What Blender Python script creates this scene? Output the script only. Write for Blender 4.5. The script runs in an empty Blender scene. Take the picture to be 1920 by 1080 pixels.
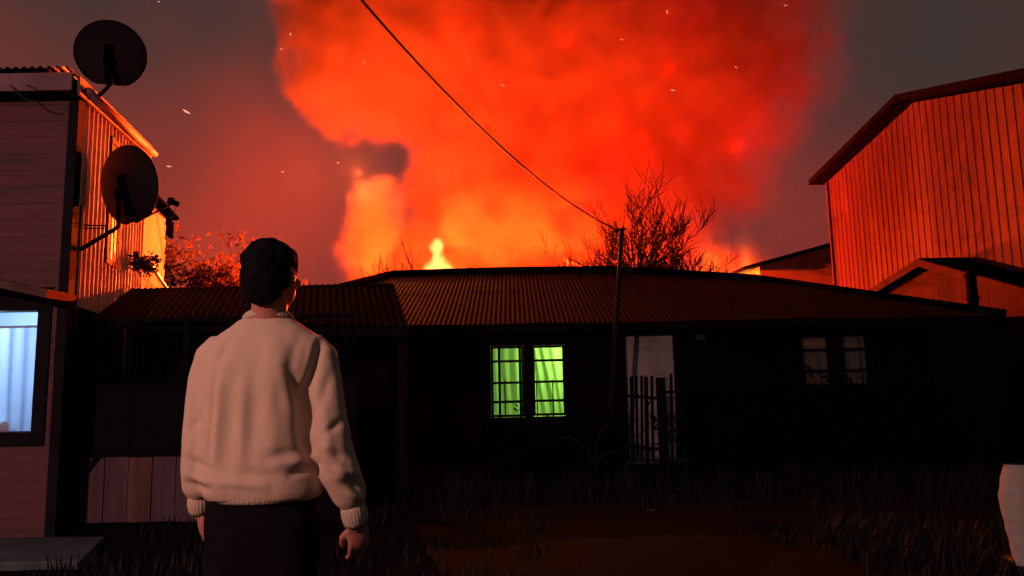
import bpy, bmesh, math, random
from mathutils import Vector, Matrix, Euler, noise as mnoise
random.seed(7)
R = math.radians
scene = bpy.context.scene
col = scene.collection

# ------------------------------------------------------------------ camera
FPX, CAMH, PITCH, ROLL = 1330.0, 1.35, math.atan2(165, 1330), R(-1.2)
cam_d = bpy.data.cameras.new('camera')
cam_d.sensor_width = 36.0
cam_d.lens = 36.0 * FPX / 1920.0
cam_d.clip_start, cam_d.clip_end = 0.05, 3000.0
cam = bpy.data.objects.new('camera', cam_d)
col.objects.link(cam)
CROT = Matrix.Rotation(R(90) + PITCH, 3, 'X') @ Matrix.Rotation(ROLL, 3, 'Z')
cam.matrix_world = Matrix.Translation((0, 0, CAMH)) @ CROT.to_4x4()
scene.camera = cam

# ------------------------------------------------------------------ night sky, view, render settings
world = bpy.data.worlds.new('World')
scene.world = world
world.use_nodes = True
wn = world.node_tree
wn.nodes.clear()
w_out = wn.nodes.new('ShaderNodeOutputWorld')
w_sky = wn.nodes.new('ShaderNodeTexSky')
w_sky.sky_type = 'NISHITA'
w_sky.sun_disc = False
w_sky.sun_elevation = R(-3.0)
w_sky.sun_rotation = R(200)
w_sky.air_density, w_sky.dust_density, w_sky.ozone_density = 1.0, 5.0, 1.0
w_bg = wn.nodes.new('ShaderNodeBackground')
w_bg.inputs['Strength'].default_value = 0.025
w_glow = wn.nodes.new('ShaderNodeBackground')            # even glow of the town's lights on the overcast night sky
w_glow.inputs['Color'].default_value = (0.056, 0.046, 0.042, 1)
w_glow.inputs['Strength'].default_value = 0.7
w_add = wn.nodes.new('ShaderNodeAddShader')
wn.links.new(w_sky.outputs[0], w_bg.inputs['Color'])
wn.links.new(w_bg.outputs[0], w_add.inputs[0])
wn.links.new(w_glow.outputs[0], w_add.inputs[1])
wn.links.new(w_add.outputs[0], w_out.inputs['Surface'])

vs = scene.view_settings
vs.view_transform, vs.look, vs.exposure, vs.gamma = 'Standard', 'None', 0.0, 1.0
vs.use_curve_mapping = False
scene.render.film_transparent = False
cy = scene.cycles
cy.use_denoising = True
cy.denoiser = 'OPENIMAGEDENOISE'
cy.max_bounces, cy.diffuse_bounces, cy.glossy_bounces = 6, 3, 3
cy.transmission_bounces, cy.transparent_max_bounces, cy.volume_bounces = 6, 12, 1
cy.volume_step_rate, cy.volume_max_steps = 3.0, 256
cy.sample_clamp_indirect = 4.0

# ------------------------------------------------------------------ pixel helpers (1920 x 1080 photograph pixels)
def ray(px, py):
    return CROT @ Vector(((px - 960) / FPX, (540 - py) / FPX, -1))
def at(px, py, Y):
    d = ray(px, py)
    return Vector((0, 0, CAMH)) + d * (Y / d.y)
def ground(px, py, z=0.0):
    d = ray(px, py)
    return Vector((0, 0, CAMH)) + d * ((z - CAMH) / d.z)
# ------------------------------------------------------------------ mesh helpers
class MB:
    """collects closed shapes; build() links them as ONE mesh object"""
    def __init__(self): self.v, self.f = [], []
    def add(self, vs, fs):
        n = len(self.v); self.v += [tuple(x) for x in vs]; self.f += [tuple(i + n for i in q) for q in fs]
        return self
    def box(self, lo, hi):
        x0, y0, z0 = lo; x1, y1, z1 = hi
        return self.add([(x0,y0,z0),(x1,y0,z0),(x1,y1,z0),(x0,y1,z0),(x0,y0,z1),(x1,y0,z1),(x1,y1,z1),(x0,y1,z1)],
                        [(0,3,2,1),(4,5,6,7),(0,1,5,4),(1,2,6,5),(2,3,7,6),(3,0,4,7)])
    def beam(self, a, b, w, h, up=(0, 0, 1)):
        a, b = Vector(a), Vector(b); d = (b - a).normalized(); up = Vector(up)
        s = d.cross(up)
        if s.length < 1e-4: s = d.cross(Vector((0, 1, 0)))
        s.normalize(); u = s.cross(d)
        c = [s * w / 2 * i + u * h / 2 * j for i, j in ((-1,-1),(1,-1),(1,1),(-1,1))]
        return self.add([a + k for k in c] + [b + k for k in c], [(3,2,1,0),(4,5,6,7),(0,1,5,4),(1,2,6,5),(2,3,7,6),(3,0,4,7)])
    def tube(self, pts, rad, n=8, flat=None):
        pts = [Vector(p) for p in pts]
        if not hasattr(rad, '__len__'): rad = [rad] * len(pts)
        rings = []; ref = None
        for i, p in enumerate(pts):
            d = (pts[min(i + 1, len(pts) - 1)] - pts[max(i - 1, 0)]).normalized()
            if ref is None:
                ref = d.cross(Vector((0, 1, 0)))
                if ref.length < 0.1: ref = d.cross(Vector((1, 0, 0)))
            ref = (ref - d * ref.dot(d)).normalized(); o = d.cross(ref)
            r = rad[i]; ra, rb = (r if hasattr(r, '__len__') else (r, r))
            rings.append([p + ref * ra * math.cos(t) + o * rb * math.sin(t) for t in (2 * math.pi * k / n for k in range(n))])
        vs = [q for rg in rings for q in rg]; fs = []
        for i in range(len(pts) - 1):
            for k in range(n):
                fs.append((i*n+k, i*n+(k+1) % n, (i+1)*n+(k+1) % n, (i+1)*n+k))
        fs.append(tuple(reversed(range(n)))); m = (len(pts) - 1) * n; fs.append(tuple(range(m, m + n)))
        return self.add(vs, fs)
    def ball(self, c, r, n=16, m=10, rot=None):
        c = Vector(c); r = r if hasattr(r, '__len__') else (r, r, r); vs = []; fs = []
        M = rot.to_matrix() if rot is not None else Matrix.Identity(3)
        for i in range(1, m):
            a = math.pi * i / m
            for k in range(n):
                b = 2 * math.pi * k / n
                vs.append(c + M @ Vector((r[0]*math.sin(a)*math.cos(b), r[1]*math.sin(a)*math.sin(b), r[2]*math.cos(a))))
        top = len(vs); vs += [c + M @ Vector((0, 0, r[2])), c - M @ Vector((0, 0, r[2]))]
        for i in range(m - 2):
            for k in range(n):
                fs.append((i*n+k, (i+1)*n+k, (i+1)*n+(k+1) % n, i*n+(k+1) % n))
        for k in range(n):
            fs.append((top, k, (k+1) % n)); j = (m-2)*n; fs.append((top+1, j+(k+1) % n, j+k))
        return self.add(vs, fs)
    def prism(self, poly, ext):
        poly = [Vector(p) for p in poly]; e = Vector(ext); n = len(poly)
        nrm = (poly[1]-poly[0]).cross(poly[2]-poly[1])
        if nrm.dot(e) > 0: poly.reverse()
        fs = [tuple(range(n)), tuple(reversed(range(n, 2*n)))]
        fs += [(i, n+i, n+(i+1) % n, (i+1) % n) for i in range(n)]
        return self.add(poly + [p + e for p in poly], fs)
    def mesh(self, name):
        me = bpy.data.meshes.new(name); me.from_pydata(self.v, [], self.f); me.update(); return me
    def build(self, name, mat, parent=None, smooth=False, bevel=0):
        me = self.mesh(name)
        o = link(name, me, mat, parent)
        if smooth: me.polygons.foreach_set('use_smooth', [True] * len(me.polygons))
        if bevel:
            b = o.modifiers.new('bevel', 'BEVEL'); b.width = bevel; b.segments = 2; b.limit_method = 'ANGLE'
        return o

def link(name, me, mat, parent=None):
    o = bpy.data.objects.new(name, me)
    if mat is not None and len(me.materials) == 0: me.materials.append(mat)
    col.objects.link(o)
    if parent is not None: o.parent = parent; o.matrix_parent_inverse = parent.matrix_world.inverted()
    return o
def tag(o, label, cat, group=None, kind=None):
    o['label'] = label; o['category'] = cat
    if group: o['group'] = group
    if kind: o['kind'] = kind
    return o
def thing(name, label, cat, loc=(0, 0, 0), group=None):
    o = bpy.data.objects.new(name, None); o.empty_display_size = 0.1
    o.location = loc; o.matrix_world = Matrix.Translation(loc)
    col.objects.link(o)
    return tag(o, label, cat, group)
def structure(o):
    o['kind'] = 'structure'; return o

def sheet(cols, name, mat, parent, nrm, profile, rows=2, thick=0.0015):
    """profiled metal sheet; cols = [(u, bottom point, top point)], profile(u) = height along nrm"""
    nrm = Vector(nrm); vs = []; fs = []; n = len(cols)
    for s in (0, -thick):
        for r in range(rows):
            t = r / (rows - 1)
            for (u, b, tp) in cols:
                vs.append(Vector(b).lerp(Vector(tp), t) + nrm * (profile(u) + s))
    N = n * rows
    for r in range(rows - 1):
        for i in range(n - 1):
            a = r * n + i
            fs.append((a, a+1, a+n+1, a+n)); fs.append((N+a, N+a+n, N+a+n+1, N+a+1))
    for i in range(n - 1):
        fs.append((i, N+i, N+i+1, i+1)); a = (rows-1)*n+i; fs.append((a, a+1, N+a+1, N+a))
    for r in range(rows - 1):
        a = r*n; fs.append((a, a+n, N+a+n, N+a)); a = r*n+n-1; fs.append((a, N+a, N+a+n, a+n))
    mb = MB(); mb.add(vs, fs)
    return mb.build(name, mat, parent, smooth=False)
def sine(pitch, amp): return lambda u: amp * math.sin(2 * math.pi * u / pitch)
def ribbed(pitch, rib, h):
    def f(u):
        t = (u % pitch)
        a = abs(t - pitch / 2)
        return h if a < rib * 0.30 else (h * (rib * 0.5 - a) / (rib * 0.2) if a < rib * 0.5 else 0.0)
    return f
def frange(a, b, step):
    n = max(1, int(round((b - a) / step))); return [a + (b - a) * i / n for i in range(n + 1)]

# ------------------------------------------------------------------ materials
def mat(name, base, rough=0.7, metal=0.0, var=0.25, scale=6.0, bump=0.0, bscale=40.0, dirt=None, dscale=1.5, stretch=None, spec=0.5, sub=0.0):
    m = bpy.data.materials.new(name); m.use_nodes = True
    nt = m.node_tree; bs = nt.nodes['Principled BSDF']; L = nt.links.new
    bs.inputs['Roughness'].default_value = rough; bs.inputs['Metallic'].default_value = metal
    bs.inputs['Specular IOR Level'].default_value = spec
    tc = nt.nodes.new('ShaderNodeTexCoord'); vec = tc.outputs['Object']
    if stretch:
        mp = nt.nodes.new('ShaderNodeMapping'); mp.inputs['Scale'].default_value = stretch
        L(vec, mp.inputs[0]); vec = mp.outputs[0]
    nz = nt.nodes.new('ShaderNodeTexNoise'); nz.inputs['Scale'].default_value = scale; nz.inputs['Detail'].default_value = 6
    L(vec, nz.inputs['Vector'])
    rp = nt.nodes.new('ShaderNodeValToRGB')
    lo = [c * (1 - var) for c in base]; hi = [min(1, c * (1 + var)) for c in base]
    rp.color_ramp.elements[0].position = 0.3; rp.color_ramp.elements[1].position = 0.7
    rp.color_ramp.elements[0].color = (*lo, 1); rp.color_ramp.elements[1].color = (*hi, 1)
    L(nz.outputs['Fac'], rp.inputs[0]); c = rp.outputs[0]
    if dirt:
        n2 = nt.nodes.new('ShaderNodeTexNoise'); n2.inputs['Scale'].default_value = dscale; n2.inputs['Detail'].default_value = 8; n2.inputs['Roughness'].default_value = 0.65
        L(vec, n2.inputs['Vector'])
        r2 = nt.nodes.new('ShaderNodeValToRGB'); r2.color_ramp.elements[0].position = 0.48; r2.color_ramp.elements[1].position = 0.66
        L(n2.outputs['Fac'], r2.inputs[0])
        mx = nt.nodes.new('ShaderNodeMix'); mx.data_type = 'RGBA'
        L(r2.outputs[0], mx.inputs['Factor']); L(c, mx.inputs[6]); mx.inputs[7].default_value = (*dirt, 1); c = mx.outputs[2]
    L(c, bs.inputs['Base Color'])
    if bump:
        n3 = nt.nodes.new('ShaderNodeTexNoise'); n3.inputs['Scale'].default_value = bscale; n3.inputs['Detail'].default_value = 4
        L(vec, n3.inputs['Vector'])
        bp = nt.nodes.new('ShaderNodeBump'); bp.inputs['Strength'].default_value = bump; bp.inputs['Distance'].default_value = 0.01
        L(n3.outputs['Fac'], bp.inputs['Height']); L(bp.outputs[0], bs.inputs['Normal'])
    if sub: bs.inputs['Subsurface Weight'].default_value = sub; bs.inputs['Subsurface Radius'].default_value = (0.01, 0.004, 0.002)
    return m
def translucent(name, base, mix=0.7, scale=9.0):
    m = bpy.data.materials.new(name); m.use_nodes = True
    nt = m.node_tree; nt.nodes.clear(); L = nt.links.new
    out = nt.nodes.new('ShaderNodeOutputMaterial'); d = nt.nodes.new('ShaderNodeBsdfDiffuse'); t = nt.nodes.new('ShaderNodeBsdfTranslucent')
    nz = nt.nodes.new('ShaderNodeTexNoise'); nz.inputs['Scale'].default_value = scale
    tc = nt.nodes.new('ShaderNodeTexCoord'); L(tc.outputs['Object'], nz.inputs['Vector'])
    rp = nt.nodes.new('ShaderNodeValToRGB')
    rp.color_ramp.elements[0].color = (*[c * 0.9 for c in base], 1); rp.color_ramp.elements[1].color = (*base, 1)
    L(nz.outputs['Fac'], rp.inputs[0]); L(rp.outputs[0], d.inputs['Color']); L(rp.outputs[0], t.inputs['Color'])
    mx = nt.nodes.new('ShaderNodeMixShader'); mx.inputs[0].default_value = mix
    L(d.outputs[0], mx.inputs[1]); L(t.outputs[0], mx.inputs[2]); L(mx.outputs[0], out.inputs['Surface'])
    return m
def emitter(name, colr, strength):
    m = bpy.data.materials.new(name); m.use_nodes = True
    nt = m.node_tree; nt.nodes.clear()
    out = nt.nodes.new('ShaderNodeOutputMaterial'); e = nt.nodes.new('ShaderNodeEmission')
    e.inputs['Color'].default_value = (*colr, 1); e.inputs['Strength'].default_value = strength
    nt.links.new(e.outputs[0], out.inputs['Surface']); return m
def glass(name):
    m = bpy.data.materials.new(name); m.use_nodes = True
    nt = m.node_tree; nt.nodes.clear(); L = nt.links.new
    out = nt.nodes.new('ShaderNodeOutputMaterial'); t = nt.nodes.new('ShaderNodeBsdfTransparent'); g = nt.nodes.new('ShaderNodeBsdfGlossy')
    g.inputs['Roughness'].default_value = 0.03; t.inputs['Color'].default_value = (0.93, 0.95, 0.94, 1)
    fr = nt.nodes.new('ShaderNodeFresnel'); fr.inputs['IOR'].default_value = 1.45
    mx = nt.nodes.new('ShaderNodeMixShader'); L(fr.outputs[0], mx.inputs[0]); L(t.outputs[0], mx.inputs[1]); L(g.outputs[0], mx.inputs[2])
    L(mx.outputs[0], out.inputs['Surface']); return m

M = {}
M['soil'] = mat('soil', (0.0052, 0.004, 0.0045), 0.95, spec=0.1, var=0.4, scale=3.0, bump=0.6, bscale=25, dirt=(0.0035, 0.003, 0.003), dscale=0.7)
M['concrete'] = mat('concrete', (0.09, 0.11, 0.14), 0.85, var=0.25, scale=4, bump=0.3, bscale=60, dirt=(0.05, 0.055, 0.065))
M['siding'] = mat('painted_siding', (0.165, 0.062, 0.085), 0.75, var=0.15, scale=5, bump=0.15, bscale=90, dirt=(0.09, 0.05, 0.06), stretch=(0.4, 1, 3))
M['trim_dark'] = mat('dark_trim', (0.012, 0.010, 0.016), 0.8, var=0.3, spec=0.15)
M['fascia'] = mat('pale_fascia', (0.26, 0.15, 0.19), 0.7, var=0.2, dirt=(0.15, 0.09, 0.10))
M['zinc'] = mat('weathered_zinc', (0.44, 0.42, 0.40), 0.46, metal=0.35, var=0.22, scale=3, dirt=(0.24, 0.17, 0.13), dscale=2.2, stretch=(1, 1, 0.35), spec=0.4)
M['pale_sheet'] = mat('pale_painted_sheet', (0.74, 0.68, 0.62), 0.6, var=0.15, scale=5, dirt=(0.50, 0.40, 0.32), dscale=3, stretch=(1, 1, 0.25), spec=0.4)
M['zinc_red'] = mat('painted_ribbed_steel', (0.0195, 0.0052, 0.020), 0.75, metal=0.0, spec=0.08, var=0.15, scale=2.2, dirt=(0.0145, 0.0038, 0.014), dscale=1.3, stretch=(1, 1, 0.2), bump=0.05, bscale=8)
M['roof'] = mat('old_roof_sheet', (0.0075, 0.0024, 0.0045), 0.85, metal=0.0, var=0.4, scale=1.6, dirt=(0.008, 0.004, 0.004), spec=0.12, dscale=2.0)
M['roof_old'] = mat('dark_roof_sheet', (0.0055, 0.0025, 0.0038), 0.9, var=0.4, scale=1.6, dirt=(0.004, 0.002, 0.002), spec=0.05)  # darker, duller copy of the roof sheet for the lean-to
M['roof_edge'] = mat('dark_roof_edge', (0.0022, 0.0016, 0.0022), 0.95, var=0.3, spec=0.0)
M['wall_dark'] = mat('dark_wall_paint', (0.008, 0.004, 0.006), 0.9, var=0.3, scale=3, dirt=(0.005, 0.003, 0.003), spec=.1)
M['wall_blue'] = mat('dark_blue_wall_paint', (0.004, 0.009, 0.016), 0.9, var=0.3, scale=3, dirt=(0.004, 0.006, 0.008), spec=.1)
M['timber'] = mat('weathered_timber', (0.010, 0.006, 0.007), 0.9, spec=.1, var=0.4, scale=8, stretch=(1, 1, 0.1))
M['plank'] = mat('pale_plank', (0.13, 0.075, 0.11), 0.85, var=0.35, scale=9, stretch=(1, 1, 0.08), bump=0.3, bscale=30)
M['plank_red'] = mat('reddish_plank', (0.18, 0.085, 0.09), 0.85, var=0.35, scale=9, stretch=(1, 1, 0.08), bump=0.3, bscale=30)
M['iron'] = mat('painted_iron', (0.007, 0.005, 0.009), 0.8, spec=0.06, var=0.3, scale=20)
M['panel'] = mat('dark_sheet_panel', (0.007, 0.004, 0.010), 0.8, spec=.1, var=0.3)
M['door'] = mat('white_door_paint', (0.56, 0.52, 0.60), 0.6, var=0.12, scale=3, dirt=(0.36, 0.31, 0.31), dscale=2.4)
M['white'] = mat('white_plaster', (0.75, 0.75, 0.78), 0.8, var=0.05)
M['bluewall'] = mat('pale_blue_wall', (0.36, 0.46, 0.85), 0.8, var=0.06)
M['green_curtain'] = translucent('green_curtain_cloth', (0.42, 0.86, 0.13))
M['white_curtain'] = translucent('white_sheer_cloth', (0.70, 0.84, 0.88))
M['beige_curtain'] = translucent('beige_curtain_cloth', (0.42, 0.36, 0.34), 0.3)
M['glass'] = glass('window_glass')
M['dish'] = mat('dish_enamel', (0.012, 0.006, 0.010), 0.7, spec=0.15, var=0.15, scale=3)
M['black'] = mat('black_plastic', (0.0016, 0.0014, 0.0016), 0.9, spec=0.02, var=0.2)
M['bark'] = mat('bark', (0.005, 0.003, 0.003), 0.95, spec=0.05, var=0.4, scale=14)
M['leaf'] = translucent('leaf', (0.10, 0.045, 0.025), 0.5, 3.0)
M['leaf_dark'] = mat('weed_leaf', (0.010, 0.012, 0.007), 0.8, spec=.1, var=0.4, scale=3)
M['grass'] = mat('grass_blade', (0.0065, 0.007, 0.0045), 0.7, var=0.5, scale=1.5)
M['pole'] = mat('pole_wood', (0.007, 0.005, 0.005), 0.85, var=0.3, scale=10)
M['cable'] = mat('cable_sheath', (0.02, 0.018, 0.018), 0.6, var=0.1)
M['skin'] = mat('skin', (0.50, 0.20, 0.16), 0.55, var=0.08, scale=12, sub=0.1)
M['hair'] = mat('black_hair', (0.006, 0.005, 0.007), 0.9, spec=0.1, var=0.3, scale=60, stretch=(1, 1, 0.2), bump=0.5, bscale=160)
M['sweater'] = mat('beige_fleece', (0.64, 0.49, 0.40), 0.95, var=0.05, scale=70, bump=0.12, bscale=190, spec=0.1)
M['rib_knit'] = mat('beige_rib_knit', (0.60, 0.49, 0.40), 0.95, var=0.08, scale=60, bump=0.4, bscale=200, stretch=(1, 1, 0.15), spec=0.1)
M['trousers'] = mat('black_trousers', (0.007, 0.005, 0.008), 0.95, var=0.3, scale=30, spec=0.1)
M['white_trousers'] = mat('white_trousers', (0.60, 0.55, 0.54), 0.9, var=0.08, scale=20, bump=0.2, bscale=200)
M['dark_coat'] = mat('dark_coat', (0.0018, 0.0012, 0.002), 0.95, var=0.3, scale=20, spec=0.0)
for k_, f_ in (('roof_a', 0.7), ('roof_b', 1.35)):
    M[k_] = mat('old_roof_sheet', (0.0075 * f_, 0.0024 * f_, 0.0045 * f_), 0.85, var=0.4, scale=1.6, dirt=(0.008 * f_, 0.003 * f_, 0.003 * f_), spec=0.12)
for k_, f_ in (('rib_a', 0.82), ('rib_b', 1.12)):
    M[k_] = mat('painted_ribbed_steel', (0.0195 * f_, 0.0052 * f_, 0.020 * f_), 0.7, spec=0.10, var=0.15, scale=2.2, dirt=(0.0145 * f_, 0.0038 * f_, 0.014 * f_), dscale=1.3, stretch=(1, 1, 0.2), bump=0.08, bscale=5)
M['annex_board'] = mat('old_annex_board', (0.0072, 0.0022, 0.008), 0.85, spec=0.05, var=0.3, scale=2.2, stretch=(1, 1, .15))
M['shoe'] = mat('black_shoe', (0.015, 0.014, 0.015), 0.5, var=0.2)
M['eye'] = mat('eye', (0.35, 0.33, 0.32), 0.2, var=0.1)
M['shingle'] = mat('timber_shingle', (0.42, 0.33, 0.27), 0.8, var=0.3, scale=8)
M['lamp_lens'] = emitter('lamp_lens', (1.0, 0.62, 0.45), 6.0)
# ------------------------------------------------------------------ ground
def axis(fine_lo, fine_hi, step, far):
    a = frange(fine_lo, fine_hi, step); d = step
    lo, hi = [], []
    x = fine_lo
    while x > -far: d *= 1.35; x -= d; lo.append(x)
    d = step; x = fine_hi
    while x < far: d *= 1.35; x += d; hi.append(x)
    return list(reversed(lo)) + a + hi
def ground_z(x, y):
    k = max(0.0, min(1.0, (16 - abs(y - 5)) / 6))
    z = 0.05 * mnoise.noise(Vector((x * 0.35, y * 0.35, 3))) + 0.022 * mnoise.noise(Vector((x * 1.3, y * 1.3, 7))) + 0.009 * mnoise.noise(Vector((x * 4.2, y * 4.2, 1)))
    return z * k
gx, gy = axis(-9, 12, 0.11, 700), axis(-6, 13, 0.11, 700)
gv = [(x, y, ground_z(x, y)) for y in gy for x in gx]
nx = len(gx)
gf = [(j*nx+i, j*nx+i+1, (j+1)*nx+i+1, (j+1)*nx+i) for j in range(len(gy)-1) for i in range(nx-1)]
mb = MB(); mb.add(gv, gf)
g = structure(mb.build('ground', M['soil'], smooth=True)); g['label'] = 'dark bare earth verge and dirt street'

# concrete slab in front of the left house
slab_bm = MB()
q = [ground(-260, 1022), ground(196, 1018), ground(150, 1066), ground(-260, 1072)]
slab_bm.prism([(p.x, p.y, -0.1) for p in q], (0, 0, 0.155))
s_ = structure(slab_bm.build('pavement', M['concrete'], bevel=0.012)); s_['label'] = 'worn concrete slab before the lit window'

# ------------------------------------------------------------------ tall house on the left
HY = 6.6                                             # front wall plane
A0 = Vector((-4.16, HY, 0)); DIR = Vector((-0.30, 1, 0)).normalized(); SN = Vector((DIR.y, -DIR.x, 0))   # right-hand side wall
HTOP = 4.12
house = thing('tall_house', 'tall narrow house with pale siding and fire-lit corrugated side wall', 'house', (-4.6, HY, 0))
# window opening in the front wall
w0, w1 = at(-70, 585, HY), at(62, 810, HY)
WX0, WX1, WZ0, WZ1 = w0.x, w1.x, w1.z, w0.z
fr = 0.12
z = 0.0; k = 0
while z < HTOP - 0.02:
    h = min(0.162, HTOP - z)
    segs = [(-7.2, A0.x - 0.06)]
    if z + h > WZ0 - fr and z < WZ1 + fr: segs = [(-7.2, WX0 - fr), (WX1 + fr, A0.x - 0.06)]
    for a, b in segs:
        t = 0.003 * (random.random() - 0.5)
        MB().prism([(a, HY + t, z), (a, HY - 0.011 + t, z), (a, HY - 0.004 + t, z + h - 0.001), (a, HY + 0.02 + t, z + h - 0.001)], (b - a, 0, 0)).build('siding_board', M['siding'], house)
    z += 0.162; k += 1
mb = MB()                                            # wall core behind the boards, with the opening
mb.box((-7.2, HY + 0.03, 0), (WX0 - fr, HY + 0.15, HTOP)); mb.box((WX1 + fr, HY + 0.03, 0), (A0.x - 0.07, HY + 0.15, HTOP))
mb.box((WX0 - fr, HY + 0.03, 0), (WX1 + fr, HY + 0.15, WZ0 - fr)); mb.box((WX0 - fr, HY + 0.03, WZ1 + fr), (WX1 + fr, HY + 0.15, HTOP))
mb.build('wall', M['trim_dark'], house)
MB().box((A0.x - 0.08, HY - 0.03, 0), (A0.x + 0.015, HY + 0.06, HTOP)).build('corner_board', M['trim_dark'], house)
win = MB()
win.box((WX0 - fr, HY - 0.035, WZ0 - fr), (WX1 + fr, HY + 0.16, WZ0)); win.box((WX0 - fr, HY - 0.035, WZ1), (WX1 + fr, HY + 0.16, WZ1 + fr))
win.box((WX0 - fr, HY - 0.035, WZ0), (WX0, HY + 0.16, WZ1)); win.box((WX1, HY - 0.035, WZ0), (WX1 + fr, HY + 0.16, WZ1))
win = win.build('window', M['trim_dark'], house)
MB().box((WX0, HY + 0.06, WZ0), (WX1, HY + 0.064, WZ1)).build('pane', M['glass'], win)
# lit room behind it
mb = MB()
RX0, RX1, RY1, RZ0, RZ1 = -6.6, A0.x - 0.21, HY + 1.5, 0.3, 2.5
RB = RX1 - 0.46
mb.add([(RX0,HY+.17,RZ0),(RX1,HY+.17,RZ0),(RB,RY1,RZ0),(RX0,RY1,RZ0),(RX0,HY+.17,RZ1),(RX1,HY+.17,RZ1),(RB,RY1,RZ1),(RX0,RY1,RZ1)],
       [(0,1,2,3),(4,7,6,5),(1,5,6,2),(2,6,7,3),(3,7,4,0)])
mb.build('room', M['bluewall'], house)
def curtain(x0, x1, y, z0, z1, waves, amp, name, m, parent, lean=0.0, seed=0):
    n = int(waves * 10); vs = []; fs = []; rows = 14
    rr = random.Random(seed); ph = [rr.uniform(0, 6.28) for _ in range(3)]
    for r in range(rows + 1):
        t = r / rows
        for i in range(n + 1):
            u = i / n
            yy = y + amp * (0.45 + 0.55 * t) * (math.sin(2*math.pi*waves*u + ph[0] + 0.8*math.sin(2.1*t + 5*u)) + 0.5*math.sin(2*math.pi*waves*0.43*u + ph[1] + lean*3*t))
            vs.append((x0 + (x1 - x0) * u + lean * (t - 0.5) * 0.4 * math.sin(math.pi * u), yy, z1 + (z0 - z1) * t))
    for r in range(rows):
        for i in range(n): a = r*(n+1)+i; fs.append((a, a+1, a+n+2, a+n+1))
    mb = MB(); mb.add(vs, fs); return mb.build(name, m, parent, smooth=True)
curtain(WX0 - 0.05, at(40, 700, HY).x, HY + 0.35, RZ0 + .15, WZ1 - 0.13, 5, 0.02, 'curtain', M['white_curtain'], house, seed=3)
MB().tube([(WX0 - 0.1, HY + 0.35, WZ1 - 0.12), (at(46, 700, HY).x, HY + 0.35, WZ1 - 0.12)], 0.012).build('curtain_rod', M['white'], house)
MB().box((-5.6, HY + 0.35, RZ0), (at(50, 700, HY + .5).x, HY + 0.95, at(40, 785, HY + .6).z)).build('cushioned_seat', M['white'], house, bevel=0.05)
MB().beam((RX1 - 0.15, HY + 0.55, 1.46), (RX1 - 0.21, HY + 0.75, 1.46), .012, .2).build('wall_notice', M['white'], house)
bulb = at(28, 626, HY + 1.0)
MB().ball(bulb, 0.06).build('ceiling_bulb', emitter('bulb_glow', (0.80, 0.93, 1.0), 28.0), house, smooth=True)
ld = bpy.data.lights.new('room_light', 'POINT'); ld.energy = 40; ld.color = (0.66, 0.86, 1.0); ld.shadow_soft_size = 0.05
lo = bpy.data.objects.new('room_light', ld); lo.location = bulb + Vector((-0.12, -0.2, 0.1)); col.objects.link(lo)
# canopy strip sloping across the front above the window
a, b = at(-120, 505, HY - 0.25), at(116, 556, HY - 0.25)
MB().beam(a, b, 0.42, 0.07).build('window_canopy', mat('canopy_paint', (0.10, 0.05, 0.05), 0.7), house)
# roof
def hp(t, off, z): return A0 + DIR * t + SN * off + Vector((0, 0, z))
SIDE = 3.0; RISE = 0.12                              # the roof climbs towards the back
mb = MB()
mb.prism([Vector((-7.4, HY - 0.28, HTOP + 0.11)), Vector((A0.x + 0.06, HY - 0.28, HTOP + 0.11)), hp(SIDE + .02, 0.07, HTOP + 0.11 + RISE * SIDE), Vector((-7.4, HY + SIDE, HTOP + 0.11 + RISE * SIDE))], (0, 0, 0.02))
mb.build('roof_deck', M['roof_edge'], house)
RR = HY - 0.36
xr = -7.4; i = 0
while xr < A0.x + 0.08:
    x2 = min(xr + 0.82, A0.x + 0.12)
    sheet([(u, (u, RR, HTOP + 0.155), (u - 0.30 * (SIDE + 0.3), HY + SIDE * .958 + 0.04, HTOP + 0.155 + RISE * (SIDE + .3))) for u in frange(xr, x2, 0.0127)], 'roof_sheet', M['zinc'], house, (0, 0, 1), sine(0.076, 0.012), 2)
    xr += 0.80; i += 1
MB().beam((-7.4, HY - 0.31, HTOP + 0.03), (A0.x + 0.12, HY - 0.31, HTOP + 0.03), 0.025, 0.17).build('front_fascia', M['fascia'], house)
MB().box((-7.4, HY - 0.30, HTOP - 0.03), (A0.x + 0.1, HY - 0.01, HTOP - 0.005)).build('soffit', M['trim_dark'], house)
MB().beam(hp(-0.3, 0.07, HTOP + 0.05 - .3 * RISE), hp(SIDE + 0.02, 0.07, HTOP + 0.05 + RISE * SIDE), 0.025, 0.17).build('side_fascia', M['siding'], house)
mb = MB(); mb.tube([hp(-0.2, 0.125, HTOP + 0.02 - .2 * RISE), hp(SIDE * .5, 0.13, HTOP + 0.01 + RISE * SIDE / 2), hp(SIDE + .0, 0.125, HTOP + 0.02 + RISE * SIDE)], 0.04, 10)
mb.build('gutter', M['fascia'], house, smooth=True)
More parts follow.
